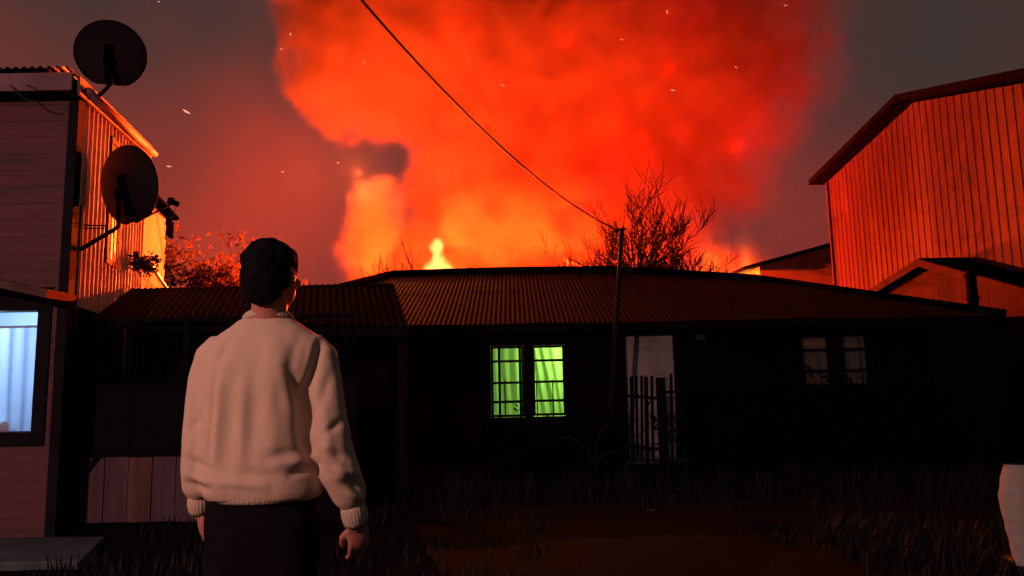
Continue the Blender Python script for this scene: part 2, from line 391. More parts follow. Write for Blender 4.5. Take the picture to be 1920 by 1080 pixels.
# fire-lit side wall: corrugated sheets
t0 = 0.06
while t0 < SIDE - 0.01:
    t1 = min(t0 + 0.72, SIDE)
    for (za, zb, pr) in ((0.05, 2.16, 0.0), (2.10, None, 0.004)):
        sheet([(u, hp(u, 0.012 + pr, za), hp(u, 0.012 + pr, zb or HTOP + RISE * u)) for u in frange(t0 - (0.02 if t0 > .1 else 0), t1, 0.0127)], 'wall_sheet', M['pale_sheet'] if zb is None else M['roof'], house, SN, sine(0.150, 0.032), 2)  # lower sheets coloured dark to stand in for shade at the wall foot
    t0 += 0.70
MB().prism([hp(0.07, -0.01, 0), hp(SIDE, -0.01, 0), hp(SIDE, -0.12, 0), hp(0.09, -0.12, 0)], (0, 0, HTOP)).build('side_wall_core', M['trim_dark'], house)
MB().prism([hp(SIDE, -0.12, 0), hp(SIDE - .1, -0.12, 0), hp(SIDE - .1, -0.12, 0) + Vector((-2.6, 0, 0)), hp(SIDE, -0.12, 0) + Vector((-2.6, 0, 0))], (0, 0, HTOP)).build('rear_wall', M['trim_dark'], house)
# narrow side window with dark frame
wt0, wt1, wz0, wz1 = 1.05, 1.60, 2.72, 4.05
sw = MB()
for (ta, tb, za, zb) in ((wt0, wt0 + .07, wz0, wz1), (wt1 - .05, wt1, wz0, wz1), (wt0, wt1, wz0 - .05, wz0 + .012), (wt0, wt1, wz1 - .012, wz1 + .05)):
    sw.prism([hp(ta, 0.0, za), hp(tb, 0.0, za), hp(tb, 0.055, za), hp(ta, 0.055, za)], (0, 0, zb - za))
sw = sw.build('side_window', M['trim_dark'], house)
MB().prism([hp(wt0 + .07, 0.03, wz0), hp(wt1 - .05, 0.03, wz0), hp(wt1 - .05, 0.036, wz0), hp(wt0 + .07, 0.036, wz0)], (0, 0, wz1 - wz0)).build('pane', mat('dusty_pane', (0.05, 0.03, 0.025), 0.5, var=0.2, spec=0.2), sw)
# rear extension with shingles
ext = thing('rear_extension', 'shingled rear house wing glowing orange beside the leafy creeper', 'house', (-5.6, 10.2, 0))
E0 = Vector((-5.16, 9.60, 0)); E1 = Vector((-5.50, 11.05, 0)); ED = (E1 - E0).normalized(); EN = Vector((ED.y, -ED.x, 0)); EL = (E1 - E0).length
MB().prism([E0, E1, E1 + Vector((-2.2, 0, 0)), E0 + Vector((-2.2, 0, 0))], (0, 0, 3.96)).build('wall', M['trim_dark'], ext)
sh_me = MB().box((-0.056, 0.0, 0), (0.056, 0.016, 0.15)).mesh('shingle'); sh_me.materials.append(M['shingle'])
zz = 2.15; r = 0
while zz < 3.88:
    t = 0.06 + (0.058 if r % 2 else 0)
    while t < EL - 0.05:
        s = bpy.data.objects.new('shingle', sh_me); col.objects.link(s); s.parent = ext; s.matrix_parent_inverse = Matrix.Translation((5.6, -10.2, 0))
        p = E0 + ED * t + EN * 0.004 + Vector((0, 0, zz))
        s.matrix_basis = Matrix.Translation(p) @ Matrix(((ED.x, EN.x, 0), (ED.y, EN.y, 0), (0, 0, 1))).to_4x4() @ Matrix.Rotation(random.uniform(-.03, .03), 4, 'Y') @ Matrix.Rotation(R(-6), 4, 'X')
        t += 0.118
    zz += 0.118; r += 1
MB().beam(E0 + EN * 0.10 + Vector((0, 0, 4.0)), E1 + ED * 0.05 + EN * 0.10 + Vector((0, 0, 3.96)), 0.2, 0.05).build('roof_edge', M['roof_edge'], ext)
MB().prism([E1 + EN*.01 + Vector((0,0,3.7)), E1 + ED*.16 + EN*.05 + Vector((0,0,3.66)), E1 + ED*.16 + EN*.05 + Vector((0,0,3.92)), E1 + EN*.01 + Vector((0,0,3.96))], EN * 0.05).build('eave_bracket', M['roof_edge'], ext)
MB().beam(hp(SIDE + 0.05, 0.10, 2.98), E1 + EN * 0.12 + Vector((0, 0, 2.75)), 0.05, 0.02).build('flashing', M['zinc'], ext)

# ------------------------------------------------------------------ lean-to between the houses
LY0, LY1 = 7.28, 8.62
lean = thing('lean_to_shelter', 'low lean-to shelter with dark sheet roof behind the bar fence', 'shelter', (-2.8, 8.0, 0))
f0, f1 = at(172, 598, LY0), at(764, 612, LY0)
b0, b1 = at(246, 541, LY1), at(736, 531, LY1)
def lroof(u, v): return (f0.lerp(f1, u)).lerp(b0.lerp(b1, u), v)
ltot = f1.x - f0.x; u = 0.0
while u < ltot - 0.02:
    u2 = min(u + 0.82, ltot)
    sheet([(t, lroof(t/ltot, 0), lroof(t/ltot, 1)) for t in frange(u, u2, 0.0127)], 'roof_sheet', M['roof_old'], lean, (0, -0.32, 0.95), sine(0.076, 0.010), 2)
    u += 0.80
MB().beam(f0 + Vector((0, 0.03, -0.06)), f1 + Vector((0, 0.03, -0.06)), 0.03, 0.09).build('eave_board', M['timber'], lean)
MB().beam(b0 + Vector((0, -0.03, -0.05)), b1 + Vector((0, -0.03, -0.05)), 0.05, 0.08).build('back_beam', M['timber'], lean)
MB().beam(f1 + Vector((0, 0, -0.035)), b1 + Vector((0, 0, -0.035)), 0.03, 0.05).build('rake_board', M['timber'], lean)
for t in (0.02, 0.5, 0.98):
    p = f0.lerp(f1, t); MB().box((p.x - .04, LY0 + .06, 0), (p.x + .04, LY0 + .14, p.z - .12)).build('post', M['timber'], lean)
    p = b0.lerp(b1, t); MB().box((p.x - .04, LY1 - .1, 0), (p.x + .04, LY1 - .02, p.z - .09)).build('post', M['timber'], lean)
x = b0.x
while x < b1.x - .02:
    MB().box((x, LY1 + 0.0, 0.0), (min(x + 0.148, b1.x), LY1 + 0.02, 2.36 + 0.01 * random.random())).build('back_board', M['timber'], lean)
    x += 0.15
MB().box((-4.3, 7.9, 0), (-3.75, 8.5, 0.9)).build('stored_crate', M['timber'], lean, bevel=.01)

# ------------------------------------------------------------------ bar fence
NY = 7.1
fence = thing('bar_fence', 'tall iron bar fence with pale plank base beside the tall house', 'fence', (-2.8, NY, 0))
fx0, fx1 = at(116, 800, NY).x, at(668, 800, NY).x
ztop, zmid, zpl = at(300, 600, NY).z, at(300, 722, NY).z, at(230, 857, NY).z
for px in (122, 168, 350, 520):
    x = at(px, 700, NY).x; MB().box((x - .03, NY - .03, 0), (x + .03, NY + .03, ztop + (.2 if px == 122 else .03))).build('post', M['iron'], fence)
for zc in (ztop, zmid, zpl + 0.02):
    MB().box((fx0, NY - .015, zc - .02), (fx1, NY + .015, zc + .02)).build('rail', M['iron'], fence)
bar = MB().tube([(0, 0, zmid - .01), (0, 0, ztop + 0.05)], [0.0075, 0.0075], 6).mesh('bar'); bar.materials.append(M['iron'])
x = at(180, 650, NY).x
while x < fx1 - .02:
    o = bpy.data.objects.new('bar', bar); col.objects.link(o); o.parent = fence; o.matrix_parent_inverse = Matrix.Translation((2.8, -NY, 0))
    o.location = (x, NY + random.uniform(-.003, .003), random.uniform(-.01, .01)); o.rotation_euler = (0, random.uniform(-.012, .012), 0)
    x += 0.0672
px = at(124, 800, NY).x; x = px
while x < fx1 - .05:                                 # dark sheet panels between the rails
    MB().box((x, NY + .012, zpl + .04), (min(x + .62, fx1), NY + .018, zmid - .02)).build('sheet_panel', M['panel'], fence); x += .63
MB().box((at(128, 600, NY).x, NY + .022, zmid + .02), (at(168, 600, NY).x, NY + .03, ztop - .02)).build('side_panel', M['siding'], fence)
k = 0; x = fx0
while x < at(352, 900, NY).x:
    w = 0.232
    MB().box((x, NY - .03 - .004 * (k % 2), 0.02 + .01 * random.random()), (x + w - .008, NY - .008, zpl + random.uniform(-.004, .004))).build('plank', M['plank_red'] if k == 3 else M['plank'], fence, bevel=.003)
    x += w; k += 1
MB().beam(at(112, 948, NY - .05), at(186, 853, NY - .05), 0.02, 0.05).build('brace', M['timber'], fence)
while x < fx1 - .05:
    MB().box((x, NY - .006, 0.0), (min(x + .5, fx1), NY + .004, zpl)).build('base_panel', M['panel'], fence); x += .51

# ------------------------------------------------------------------ low house in the middle
BY, EY, RY = 11.2, 10.72, 14.5                       # wall, eave and ridge distances
low = thing('low_house', 'long low dark house with sagging corrugated roof before the fire', 'house', (2.0, BY, 0))
XL0, XL1, XR1, XR0 = -4.7, -2.5, 5.05, 7.45
def interp(tab, x):
    for (a, za), (b, zb) in zip(tab, tab[1:]):
        if x <= b: return za + (zb - za) * max(0, (x - a)) / (b - a)
    return tab[-1][1]
ridge = [(-6, 3.36), (-3.4, 3.38), (-2.5, at(735, 517, RY).z), (-0.6, at(905, 511, RY).z), (1.8, at(1130, 508, RY).z), (2.6, at(1200, 511, RY).z), (5.05, at(1420, 524, RY).z)]
eave = [(-6, 2.24), (-1.6, at(765, 610, EY).z), (1.6, at(1155, 604, EY).z), (4.2, at(1480, 598, EY).z), (7.45, at(1850, 594, EY).z)]
def rpt(x, v): return Vector((x, EY + (RY - EY) * v, interp(eave, x) * (1 - v) + interp(ridge, x) * v + 0.012 * mnoise.noise(Vector((x * .8, v * 3, 0)))))
def vmax(x):
    if x < XL1: return max(0.0, (x - XL0) / (XL1 - XL0))
    if x > XR1: return max(0.0, (XR0 - x) / (XR0 - XR1))
    return 1.0
RN = Vector((0, -0.30, 0.954))
x = XL0
while x < XR0 - .02:
    x2 = min(x + 0.82, XR0)
    for (va, vb, up) in ((0.0, 0.56, 0.0), (0.53, 1.0, 0.004)):
        cols = [(u, rpt(u, min(va, vmax(u))), rpt(u, min(vb, vmax(u)))) for u in frange(x, x2, 0.0127)]
        if max((c[1] - c[2]).length for c in cols) > 0.05:
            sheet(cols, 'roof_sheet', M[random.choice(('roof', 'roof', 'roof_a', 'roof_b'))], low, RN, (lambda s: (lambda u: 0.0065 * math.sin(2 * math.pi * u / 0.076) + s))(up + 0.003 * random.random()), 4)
    x += 0.80
# hips and back slope
def hipface(X0, X1):
    c0 = rpt(X0, 0); c1 = Vector((X0, 2 * RY - EY, c0.z)); t = rpt(X1, 1); y = EY; n = 0
    while y < 2 * RY - EY - .02:
        y2 = min(y + .82, 2 * RY - EY); cols = []
        for yy in frange(y, y2, 0.0127):
            k = 1 - abs(yy - RY) / (RY - EY)
            cols.append((yy, Vector((X0, yy, c0.z)), Vector((X0 + (X1 - X0) * k, yy, c0.z + (t.z - c0.z) * k))))
        d = 1 if X0 > X1 else -1
        sheet(cols, 'roof_sheet', M['roof'], low, Vector((d * .4, 0, .91)), sine(0.076, 0.0095), 2); y += .80
hipface(XR0, XR1); hipface(XL0, XL1)
bp = lambda x, v: (lambda p: Vector((p.x, 2 * RY - p.y, p.z)))(rpt(x, v))
MB().prism([bp(XL0, 0), bp(XL1, 1), bp(XR1, 1), bp(XR0, 0)], (0, 0, -0.02)).build('back_slope', M['roof'], low)
def cap(pts, name): return MB().tube(pts, [(0.09, 0.035)] * len(pts), 8).build(name, M['roof_edge'], low, smooth=True)
cap([rpt(x, 1) + Vector((0, 0, .02)) for x in (XL1, -0.6, 0.6, 1.8, 2.6, 3.8, XR1)], 'ridge_cap')
cap([rpt(XR0, 0) + Vector((0, 0, .02)), rpt(XR1, 1) + Vector((0, 0, .02))], 'hip_cap'); cap([rpt(XL0, 0) + Vector((0, 0, .02)), rpt(XL1, 1) + Vector((0, 0, .02))], 'hip_cap')
ex = [XL0, -3, -1.6, 0, 1.6, 3, 4.2, 6, XR0]
for a, b in zip(ex, ex[1:]):
    MB().beam(rpt(a, 0) + Vector((0, .03, -.075)), rpt(b, 0) + Vector((0, .03, -.075)), 0.025, 0.11).build('eave_board', M['timber'], low)
MB().box((XL0 + .4, EY + .05, 2.10), (XR0 - .4, BY + .05, 2.115)).build('soffit', M['timber'], low)
# front wall with openings
WALLTOP = 2.099
wa0, wa1 = at(919, 649, BY), at(1063, 781, BY)       # green window
d0, d1 = at(1170, 622, BY), at(1274, 866, BY)        # door
r0, r1 = at(1498, 626, BY), at(1636, 724, BY)        # right window
ops = [(wa0.x, wa1.x, wa1.z, wa0.z), (d0.x, d1.x, 0.0, min(d0.z, 2.0)), (r0.x, r1.x, r1.z, r0.z)]
xs = [-4.4] + [v for o_ in ops for v in o_[:2]] + [7.05]
for i in range(len(xs) - 1):
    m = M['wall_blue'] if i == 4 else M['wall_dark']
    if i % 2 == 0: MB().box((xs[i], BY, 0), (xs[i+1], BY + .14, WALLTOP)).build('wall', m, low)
    else:
        o_ = ops[i // 2]
        MB().box((xs[i] + .0005, BY + .001, o_[3]), (xs[i+1] - .0005, BY + .139, WALLTOP)).build('wall', m, low)
        if o_[2] > .05: MB().box((xs[i] + .0005, BY + .001, 0), (xs[i+1] - .0005, BY + .139, o_[2])).build('wall', m, low)
MB().box((7.05 - .14, BY + .15, 0), (7.05, 17.6, WALLTOP)).build('side_wall', M['wall_dark'], low)
MB().box((-4.4, BY + .15, 0), (-4.26, 17.6, WALLTOP)).build('side_wall', M['wall_dark'], low)
MB().box((-4.4, 17.61, 0), (7.05, 17.75, WALLTOP)).build('rear_wall', M['wall_dark'], low)
# board battens on the dark front
for xb in frange(-1.2, 0.1, 0.33) + frange(0.98, 1.6, .3) + frange(2.85, 4.4, 0.31) + frange(5.75, 6.9, .38):
    MB().box((xb - .02, BY - .018, 0.02), (xb + .02, BY - .002, WALLTOP - .01)).build('batten', M['wall_blue'] if 2.6 < xb < 4.6 else M['wall_dark'], low)
tilt = Matrix.Translation(at(992, 714, BY)) @ Matrix.Rotation(R(-0.9), 4, 'Y') @ Matrix.Translation(-at(992, 714, BY))
def casement(x0, x1, z0, z1, y, rows, rail, name_parent, mt, rot=None):
    f = MB(); w = .035
    f.box((x0, y, z0), (x1, y + .045, z0 + w)); f.box((x0, y, z1 - w), (x1, y + .045, z1))
    f.box((x0, y, z0 + w), (x0 + w, y + .045, z1 - w)); f.box((x1 - w, y, z0 + w), (x1, y + .045, z1 - w))
    c = f.build('casement', mt, name_parent)
    for t in rows:
        zz = z1 + (z0 - z1) * t
        MB().box((x0 + w, y + .008, zz - rail), (x1 - w, y + .037, zz + rail)).build('glazing_bar', mt, c)
    edges = [0] + list(rows) + [1]
    for a, b in zip(edges, edges[1:]):
        MB().box((x0 + w, y + .020, z1 + (z0 - z1) * b + (rail if b < 1 else w)), (x1 - w, y + .024, z1 + (z0 - z1) * a - (rail if a > 0 else w))).build('pane', M['glass'], c)
    return c
fr_ = MB()
def frame(o_, w, d): 
    f = MB(); x0, x1, z0, z1 = o_
    f.box((x0 - w, BY - d, z0 - w), (x1 + w, BY + .1, z0)); f.box((x0 - w, BY - d, z1), (x1 + w, BY + .1, z1 + w))
    f.box((x0 - w, BY - d, z0), (x0, BY + .1, z1)); f.box((x1, BY - d, z0), (x1 + w, BY + .1, z1)); return f
gw = frame(ops[0], 0.05, .03).build('window', M['timber'], low)
gx0, gx1, gz0, gz1 = ops[0]
ml, mr = at(983, 700, BY).x, at(998, 700, BY).x
MB().box((ml - .005, BY - .01, gz0), (mr + .005, BY + .08, gz1)).build('mullion', M['timber'], gw)
casement(gx0 + .005, ml - .006, gz0 + .01, gz1 - .005, BY + .03, (0.215, 0.52, 0.79), .019, gw, M['timber'])
casement(mr + .006, gx1 - .005, gz0 + .02, gz1 - .005, BY + .03, (0.215, 0.52, 0.79), .019, gw, M['timber'])
for px in (946, 976, 1006, 1036):                    # security bars and their rail outside the lower half
    p = at(px, 712, BY - .05); q = at(px + 2, 782, BY - .05)
    MB().beam(p, q, .018, .018, (0, 1, 0)).build('security_bar', M['iron'], gw)
a, b = at(920, 753, BY - .06), at(1064, 749, BY - .06); MB().beam(a, b, .02, .03, (0, 1, 0)).build('security_rail', M['iron'], gw)
# lit room with green curtains
mb = MB(); mb.add([(-0.9,BY+.16,.3),(1.4,BY+.16,.3),(1.4,BY+2.2,.3),(-0.9,BY+2.2,.3),(-0.9,BY+.16,2.05),(1.4,BY+.16,2.05),(1.4,BY+2.2,2.05),(-0.9,BY+2.2,2.05)],
       [(0,1,2,3),(4,7,6,5),(1,5,6,2),(2,6,7,3),(3,7,4,0)]); mb.build('room', M['white'], low)
curtain(gx0 - .06, (ml + mr) / 2, BY + .22, gz0 - .12, gz1 - .03, 4.5, .034, 'curtain', M['green_curtain'], low, 0.1, seed=1)
curtain((ml + mr) / 2 + .01, gx1 + .06, BY + .22, gz0 - .12, gz1 - .01, 5, .042, 'curtain', M['green_curtain'], low, 0.5, seed=5)
ld = bpy.data.lights.new('room_light', 'POINT'); ld.energy = 33; ld.color = (1.0, 0.97, 0.88); ld.shadow_soft_size = 0.08
lo = bpy.data.objects.new('room_light', ld); lo.location = (1.0, BY + 0.75, 1.72); col.objects.link(lo)
MB().ball((1.0, BY + 0.75, 1.90), .05).build('ceiling_bulb', M['white'], low, smooth=True)
# door
do = ops[1]
MB().box((do[0] - .06, BY - .03, 0), (do[0], BY + .1, do[3] + .05)).build('door_jamb', M['timber'], low); MB().box((do[1], BY - .03, 0), (do[1] + .06, BY + .1, do[3] + .05)).build('door_jamb', M['timber'], low)
door = MB().box((do[0] + .006, BY + .05, 0.03), (do[1] - .006, BY + .09, do[3] - .006)).build('door', M['door'], low)
MB().ball((do[1] - .08, BY + .03, .98), .028, 10, 8).build('handle', M['iron'], door, smooth=True)
for zc in (.55, 1.35):
    MB().box((do[0] + .12, BY + .042, zc - .3), (do[1] - .14, BY + .0495, zc + .3)).build('door_panel', M['door'], door, bevel=.004)
MB().box((do[0] - .1, BY - .35, 0), (do[1] + .1, BY - .005, 0.03)).build('doorstep', M['concrete'], low)
# right window
rw = frame(ops[2], 0.05, .03).build('window', M['timber'], low)
x0, x1, z0, z1 = ops[2]; ml, mr = at(1562, 670, BY).x, at(1576, 670, BY).x
MB().box((ml - .03, BY - .01, z0), (mr + .03, BY + .08, z1)).build('mullion', M['timber'], rw)
casement(x0 + .01, ml - .031, z0 + .01, z1 - .01, BY + .03, (0.30, 0.70), .016, rw, M['timber']); casement(mr + .031, x1 - .01, z0 + .01, z1 - .01, BY + .03, (0.30, 0.70), .016, rw, M['timber'])
curtain(x0 - .05, (ml + mr) / 2 + .1, BY + .18, z0 - .1, z1 + .02, 5, .014, 'curtain', M['beige_curtain'], low, .2, seed=8)
curtain((ml + mr) / 2 + .15, x1 - .06, BY + .18, z0 - .1, z1 + .02, 4, .014, 'curtain', M['beige_curtain'], low, .1, seed=9)
curtain(x1 - .07, x1 - .02, BY + .13, z0 - .1, z1 + .02, 1, .012, 'curtain', M['white_curtain'], low, .0, seed=10)
p = at(1312, 632, BY - .02); MB().box((p.x - .09, BY - .018, p.z - .05), (p.x + .09, BY - .004, p.z + .05)).build('number_plate', mat('faded_enamel', (.06, .05, .05), .5, var=.6, scale=40), low)
# stove pipe
p = at(1832, 640, 12.0); zt = at(1832, 516, 12.0).z
sp = MB(); sp.tube([(p.x, 12.0, 1.9), (p.x, 12.0, zt)], 0.085, 14); sp = sp.build('stove_pipe', M['black'], low, smooth=True)
MB().tube([(p.x, 12.0, zt - .02), (p.x, 12.0, zt + .08)], [.12, .05], 14).build('pipe_cowl', M['black'], sp, smooth=True)
MB().tube([(p.x, 12.0, zt - .42), (p.x, 12.0, zt - .36)], [.10, .10], 14).build('pipe_collar', M['black'], sp, smooth=True)

# ------------------------------------------------------------------ big ribbed shed on the right
BX = 9.6
def barn_z(px, py): return at(px, py, BX * FPX / (px - 960)).z
shed = thing('ribbed_steel_shed', 'tall gabled shed clad in red-lit ribbed steel', 'shed', (BX, 17, 0))
def wall_pt(px, py):                                  # pixel to the plane X = BX
    d = ray(px, py); return Vector((0, 0, CAMH)) + d * (BX / d.x)
cA, cP, cB = wall_pt(1553, 338), wall_pt(1712, 190), wall_pt(1935, 150)
YA, YP = cA.y, cP.y; YB = 2 * YP - YA
def gz(y): return cP.z - (cP.z - cA.z) * (y - YP) / (YA - YP) if y > YP else cP.z - (cP.z - cB.z) * (YP - y) / (YP - cB.y)
YB = YP - (YA - YP)
y = YA; k = 0
prof = ribbed(0.25, 0.09, 0.016)
while y > YB + .01:
    y2 = max(y - 1.0, YB)
    us = []
    for r_ in range(4):
        b_ = r_ * .25
        us += [b_, b_ + .080, b_ + .098, b_ + .152, b_ + .170]
    us.append(1.0)
    off = 0.003 * (k % 2) + random.uniform(0, .003)
    cols = [(u, (BX, y - u * (y - y2), 0.02), (BX, y - u * (y - y2), gz(y - u * (y - y2)) - .03)) for u in us]
    sheet(cols, 'wall_sheet', M[('zinc_red', 'rib_a', 'zinc_red', 'rib_b', 'rib_a')[(k * 7) % 5]], shed, (-1, 0, 0), (lambda o_: (lambda u: prof(u % 1.0 if u < .999 else .999) + o_))(off), 3)
    y = y2; k += 1
MB().prism([(BX + .02, YA - .02, 0), (BX + .02, YA - .02, cA.z - .05), (BX + .02, YP, cP.z - .05), (BX + .02, YB + .02, gz(YB) - .05), (BX + .02, YB + .02, 0)], (8, 0, 0)).build('wall_core', M['trim_dark'], shed)
ov = 0.42
def slope(ya, yb, za, zb, name):
    return MB().prism([(BX - ov, ya, za), (BX - ov, yb, zb), (BX - ov, yb, zb + .16), (BX - ov, ya, za + .16)], (9, 0, 0)).build(name, M['roof_edge'], shed)
sl = (cP.z - cA.z) / (YA - YP)
slope(YA + .4, YP, cA.z - .4 * sl + .02, cP.z + .02, 'roof_slope'); slope(YP - .001, YB - .4, cP.z + .02, gz(YB - .4) + .02, 'roof_slope')
MB().beam((BX - .02, YA + .03, 0), (BX - .02, YA + .03, cA.z - .05), .08, .08, (0, 1, 0)).build('corner_flashing', M['zinc_red'], shed)
# small gabled annex in front of the shed
AX = 8.9
def apt(px, py, X=AX):
    d = ray(px, py); return Vector((0, 0, CAMH)) + d * (X / d.x)
annex = thing('gabled_annex', 'small gabled timber annex against the tall ribbed shed', 'annex', (AX, 15, 0))
pk, pl, pr = apt(1742, 488), apt(1630, 556), apt(1935, 540)
zl = lambda y: pk.z + (pl.z - pk.z) * (y - pk.y) / (pl.y - pk.y) if y > pk.y else pk.z + (pr.z - pk.z) * (pk.y - y) / (pk.y - pr.y)
y0a, y1a = pk.y - 3.6, pk.y + 3.0
y = y1a; k = 0
while y > y0a + .01:
    y2 = max(y - .19, y0a)
    MB().prism([(AX + random.uniform(0, .008), y, .0), (AX, y2 + .008, .0), (AX, y2 + .008, zl(y2) - .02), (AX, y, zl(y) - .02)], (.025, 0, 0)).build('wall_board', M['annex_board'], annex)
    y = y2; k += 1
for ya, yb in ((y1a + .15, pk.y), (pk.y - .001, y0a - .15)):
    MB().prism([(AX - .22, ya, zl(ya)), (AX - .22, yb, zl(yb)), (AX - .22, yb, zl(yb) + .05), (AX - .22, ya, zl(ya) + .05)], (BX - AX + .16, 0, 0)).build('roof_slope', M['roof_edge'], annex)
    MB().prism([(AX - .25, ya, zl(ya) - .13), (AX - .25, yb, zl(yb) - .13), (AX - .25, yb, zl(yb) + .03), (AX - .25, ya, zl(ya) + .03)], (.028, 0, 0)).build('barge_board', M['annex_board'], annex)
# far mono-pitch building
fb = thing('mono_pitch_building', 'distant dull red building with sloping roof beside the ribbed shed', 'building', (9.5, 21.5, 0))
FBY = 22.5
a, b = at(1424, 500, FBY), at(1640, 440, FBY)
MB().prism([(a.x, FBY, 0), (b.x, FBY, 0), (b.x, FBY, b.z), (a.x, FBY, a.z)], (0, 3, 0)).build('wall', mat('dull_red_wall', (.20, .09, .09), .8, var=.25, scale=2), fb)
a2 = at(1394, 504, FBY - .2); MB().prism([(a2.x, FBY - .2, a2.z), (b.x + .3, FBY - .2, b.z + .08), (b.x + .3, FBY - .2, b.z + .2), (a2.x, FBY - .2, a2.z + .07)], (0, 3.4, 0)).build('roof', M['roof_edge'], fb)
for xx in frange(a.x + .3, b.x - .3, .55): MB().box((xx - .02, FBY - .02, 0), (xx + .02, FBY - .001, 2.6)).build('batten', M['timber'], fb)

# dark board fence closing the yard to the right of the low house
bf = thing('board_fence', 'dark timber board fence between low house and gabled annex', 'fence', (8.2, 10.9, 0))
fa, fb_ = Vector((6.5, 11.12, 0)), Vector((10.6, 10.3, 0)); fd_ = (fb_ - fa).normalized(); ln = (fb_ - fa).length; t = 0.0
while t < ln:
    p, q = fa + fd_ * t, fa + fd_ * (t + .142); zt = 2.08 + .03 * random.random()
    MB().prism([p, q, q + Vector((0, .022, 0)), p + Vector((0, .022, 0))], (0, 0, zt)).build('board', M['timber'], bf); t += .148
for zc in (.5, 1.7): MB().beam(fa + Vector((0, .06, zc)), fb_ + Vector((0, .06, zc)), .04, .08).build('rail', M['timber'], bf)
# ------------------------------------------------------------------ satellite dishes
def basis(n, roll=0.0):
    n = Vector(n).normalized(); s = n.cross(Vector((0, 0, 1))).normalized(); u = s.cross(n)
    return Matrix((s, u, n)).transposed() @ Matrix.Rotation(roll, 3, 'Z')
def dish(label, c, rx, rz, n, roll, mount, feed):
    d = thing('satellite_dish', label, 'satellite dish', mount[-1])
    B = basis(n, roll); c = Vector(c); vs = []; fs = []; N, K = 48, 10
    def P(a, r, back):
        x, y = math.cos(a) * r * rx, math.sin(a) * r * rz
        y = max(y, -rz * 0.90)
        dep = 0.16 * rx * 2 * (r * r - 1) * 0.55
        return c + B @ Vector((x, y, dep - back))
    for s in (0, 0.012):
        for k in range(K + 1):
            for i in range(N): vs.append(P(2 * math.pi * i / N, max(k / K, 0.001), s))
    S = (K + 1) * N
    for k in range(K):
        for i in range(N):
            a, b = k*N+i, k*N+(i+1) % N
            fs.append((a, b, b+N, a+N)); fs.append((S+a, S+a+N, S+b+N, S+b))
    for i in range(N):
        a, b = K*N+i, K*N+(i+1) % N; fs.append((a, b, S+b, S+a))
    mb = MB(); mb.add(vs, fs); refl = mb.build('reflector', M['dish'], d, smooth=True)
    rim = [P(2 * math.pi * i / N, 1.0, 0.004) for i in range(N + 1)]
    MB().tube(rim, 0.008, 6).build('rim', M['dish'], refl, smooth=True)
    back = c + B @ Vector((0, -rz * 0.15, -0.19 * rx - .03))
    br = MB(); br.beam(c + B @ Vector((0, rz * 0.25, -0.17 * rx - .02)), c + B @ Vector((0, -rz * 0.8, -.09 * rx - .02)), 0.09, 0.03, B @ Vector((0, 0, 1)))
    br.beam(back, back + B @ Vector((0, -0.05, -0.06)), .07, .07); br.build('bracket', M['black'], d)
    MB().tube([back + B @ Vector((0, -.02, -.05))] + [Vector(q) for q in mount], 0.021, 10).build('mast', M['black'], d, smooth=True)
    if feed:
        low_ = c + B @ Vector((0, -rz * 0.93, 0.0)); f = Vector(feed)
        MB().tube([low_ - (f - low_) * .05, f], 0.011, 8).build('feed_arm', M['black'], d, smooth=True)
        l = MB(); dr = (c - f).normalized(); l.tube([f - dr * .05, f + dr * .03], .028, 10); l.tube([f + dr * .02, f + dr * .06], [.03, .036], 12); l.box(tuple(f - Vector((.05, .03, .015))), tuple(f + Vector((.0, .03, .05))))
        l.build('feed_horn', M['black'], d)
        MB().tube([f - dr*.05, f + Vector((.005, 0, -.09)), f + Vector((-.02, 0, -.16)), f + Vector((-.08, 0, -.14)), (f + low_) / 2], .004, 6).build('feed_cable', M['cable'], d, smooth=True)
    return d
DY = 6.95
dish('round satellite dish raised on the roof corner of the tall house', at(208, 102, DY), 0.335, 0.335, (-0.28, 0.95, 0.25), 0.0,
     [at(207, 158, DY - .1), at(196, 170, DY - .1), at(138, 220, DY - .12)], None)
dish('oval tilted satellite dish with feed arm beside the corrugated side wall', at(243, 348, DY), 0.37, 0.40, (0.33, 0.92, 0.16), R(9),
     [at(222, 424, DY - .08), at(212, 432, DY - .08), at(150, 468, 6.7)], at(326, 380, DY + .25))
MB().tube([at(147, 385, 6.7), Vector((at(147, 385, 6.7).x - .004, 6.7, 0.0))], 0.036, 10).build('mast_post', M['black'], bpy.data.objects['satellite_dish.001'], smooth=True)
s_ = thing('wall_bracket', 'horizontal twin steel brace from the mast to the side wall', 'bracket', at(150, 425, 6.75))
MB().beam(at(138, 421, 6.74), at(203, 424, 6.95), .012, .012).build('upper_bar', M['iron'], s_); MB().beam(at(140, 428, 6.74), at(199, 428, 6.95), .01, .01).build('lower_bar', M['iron'], s_)

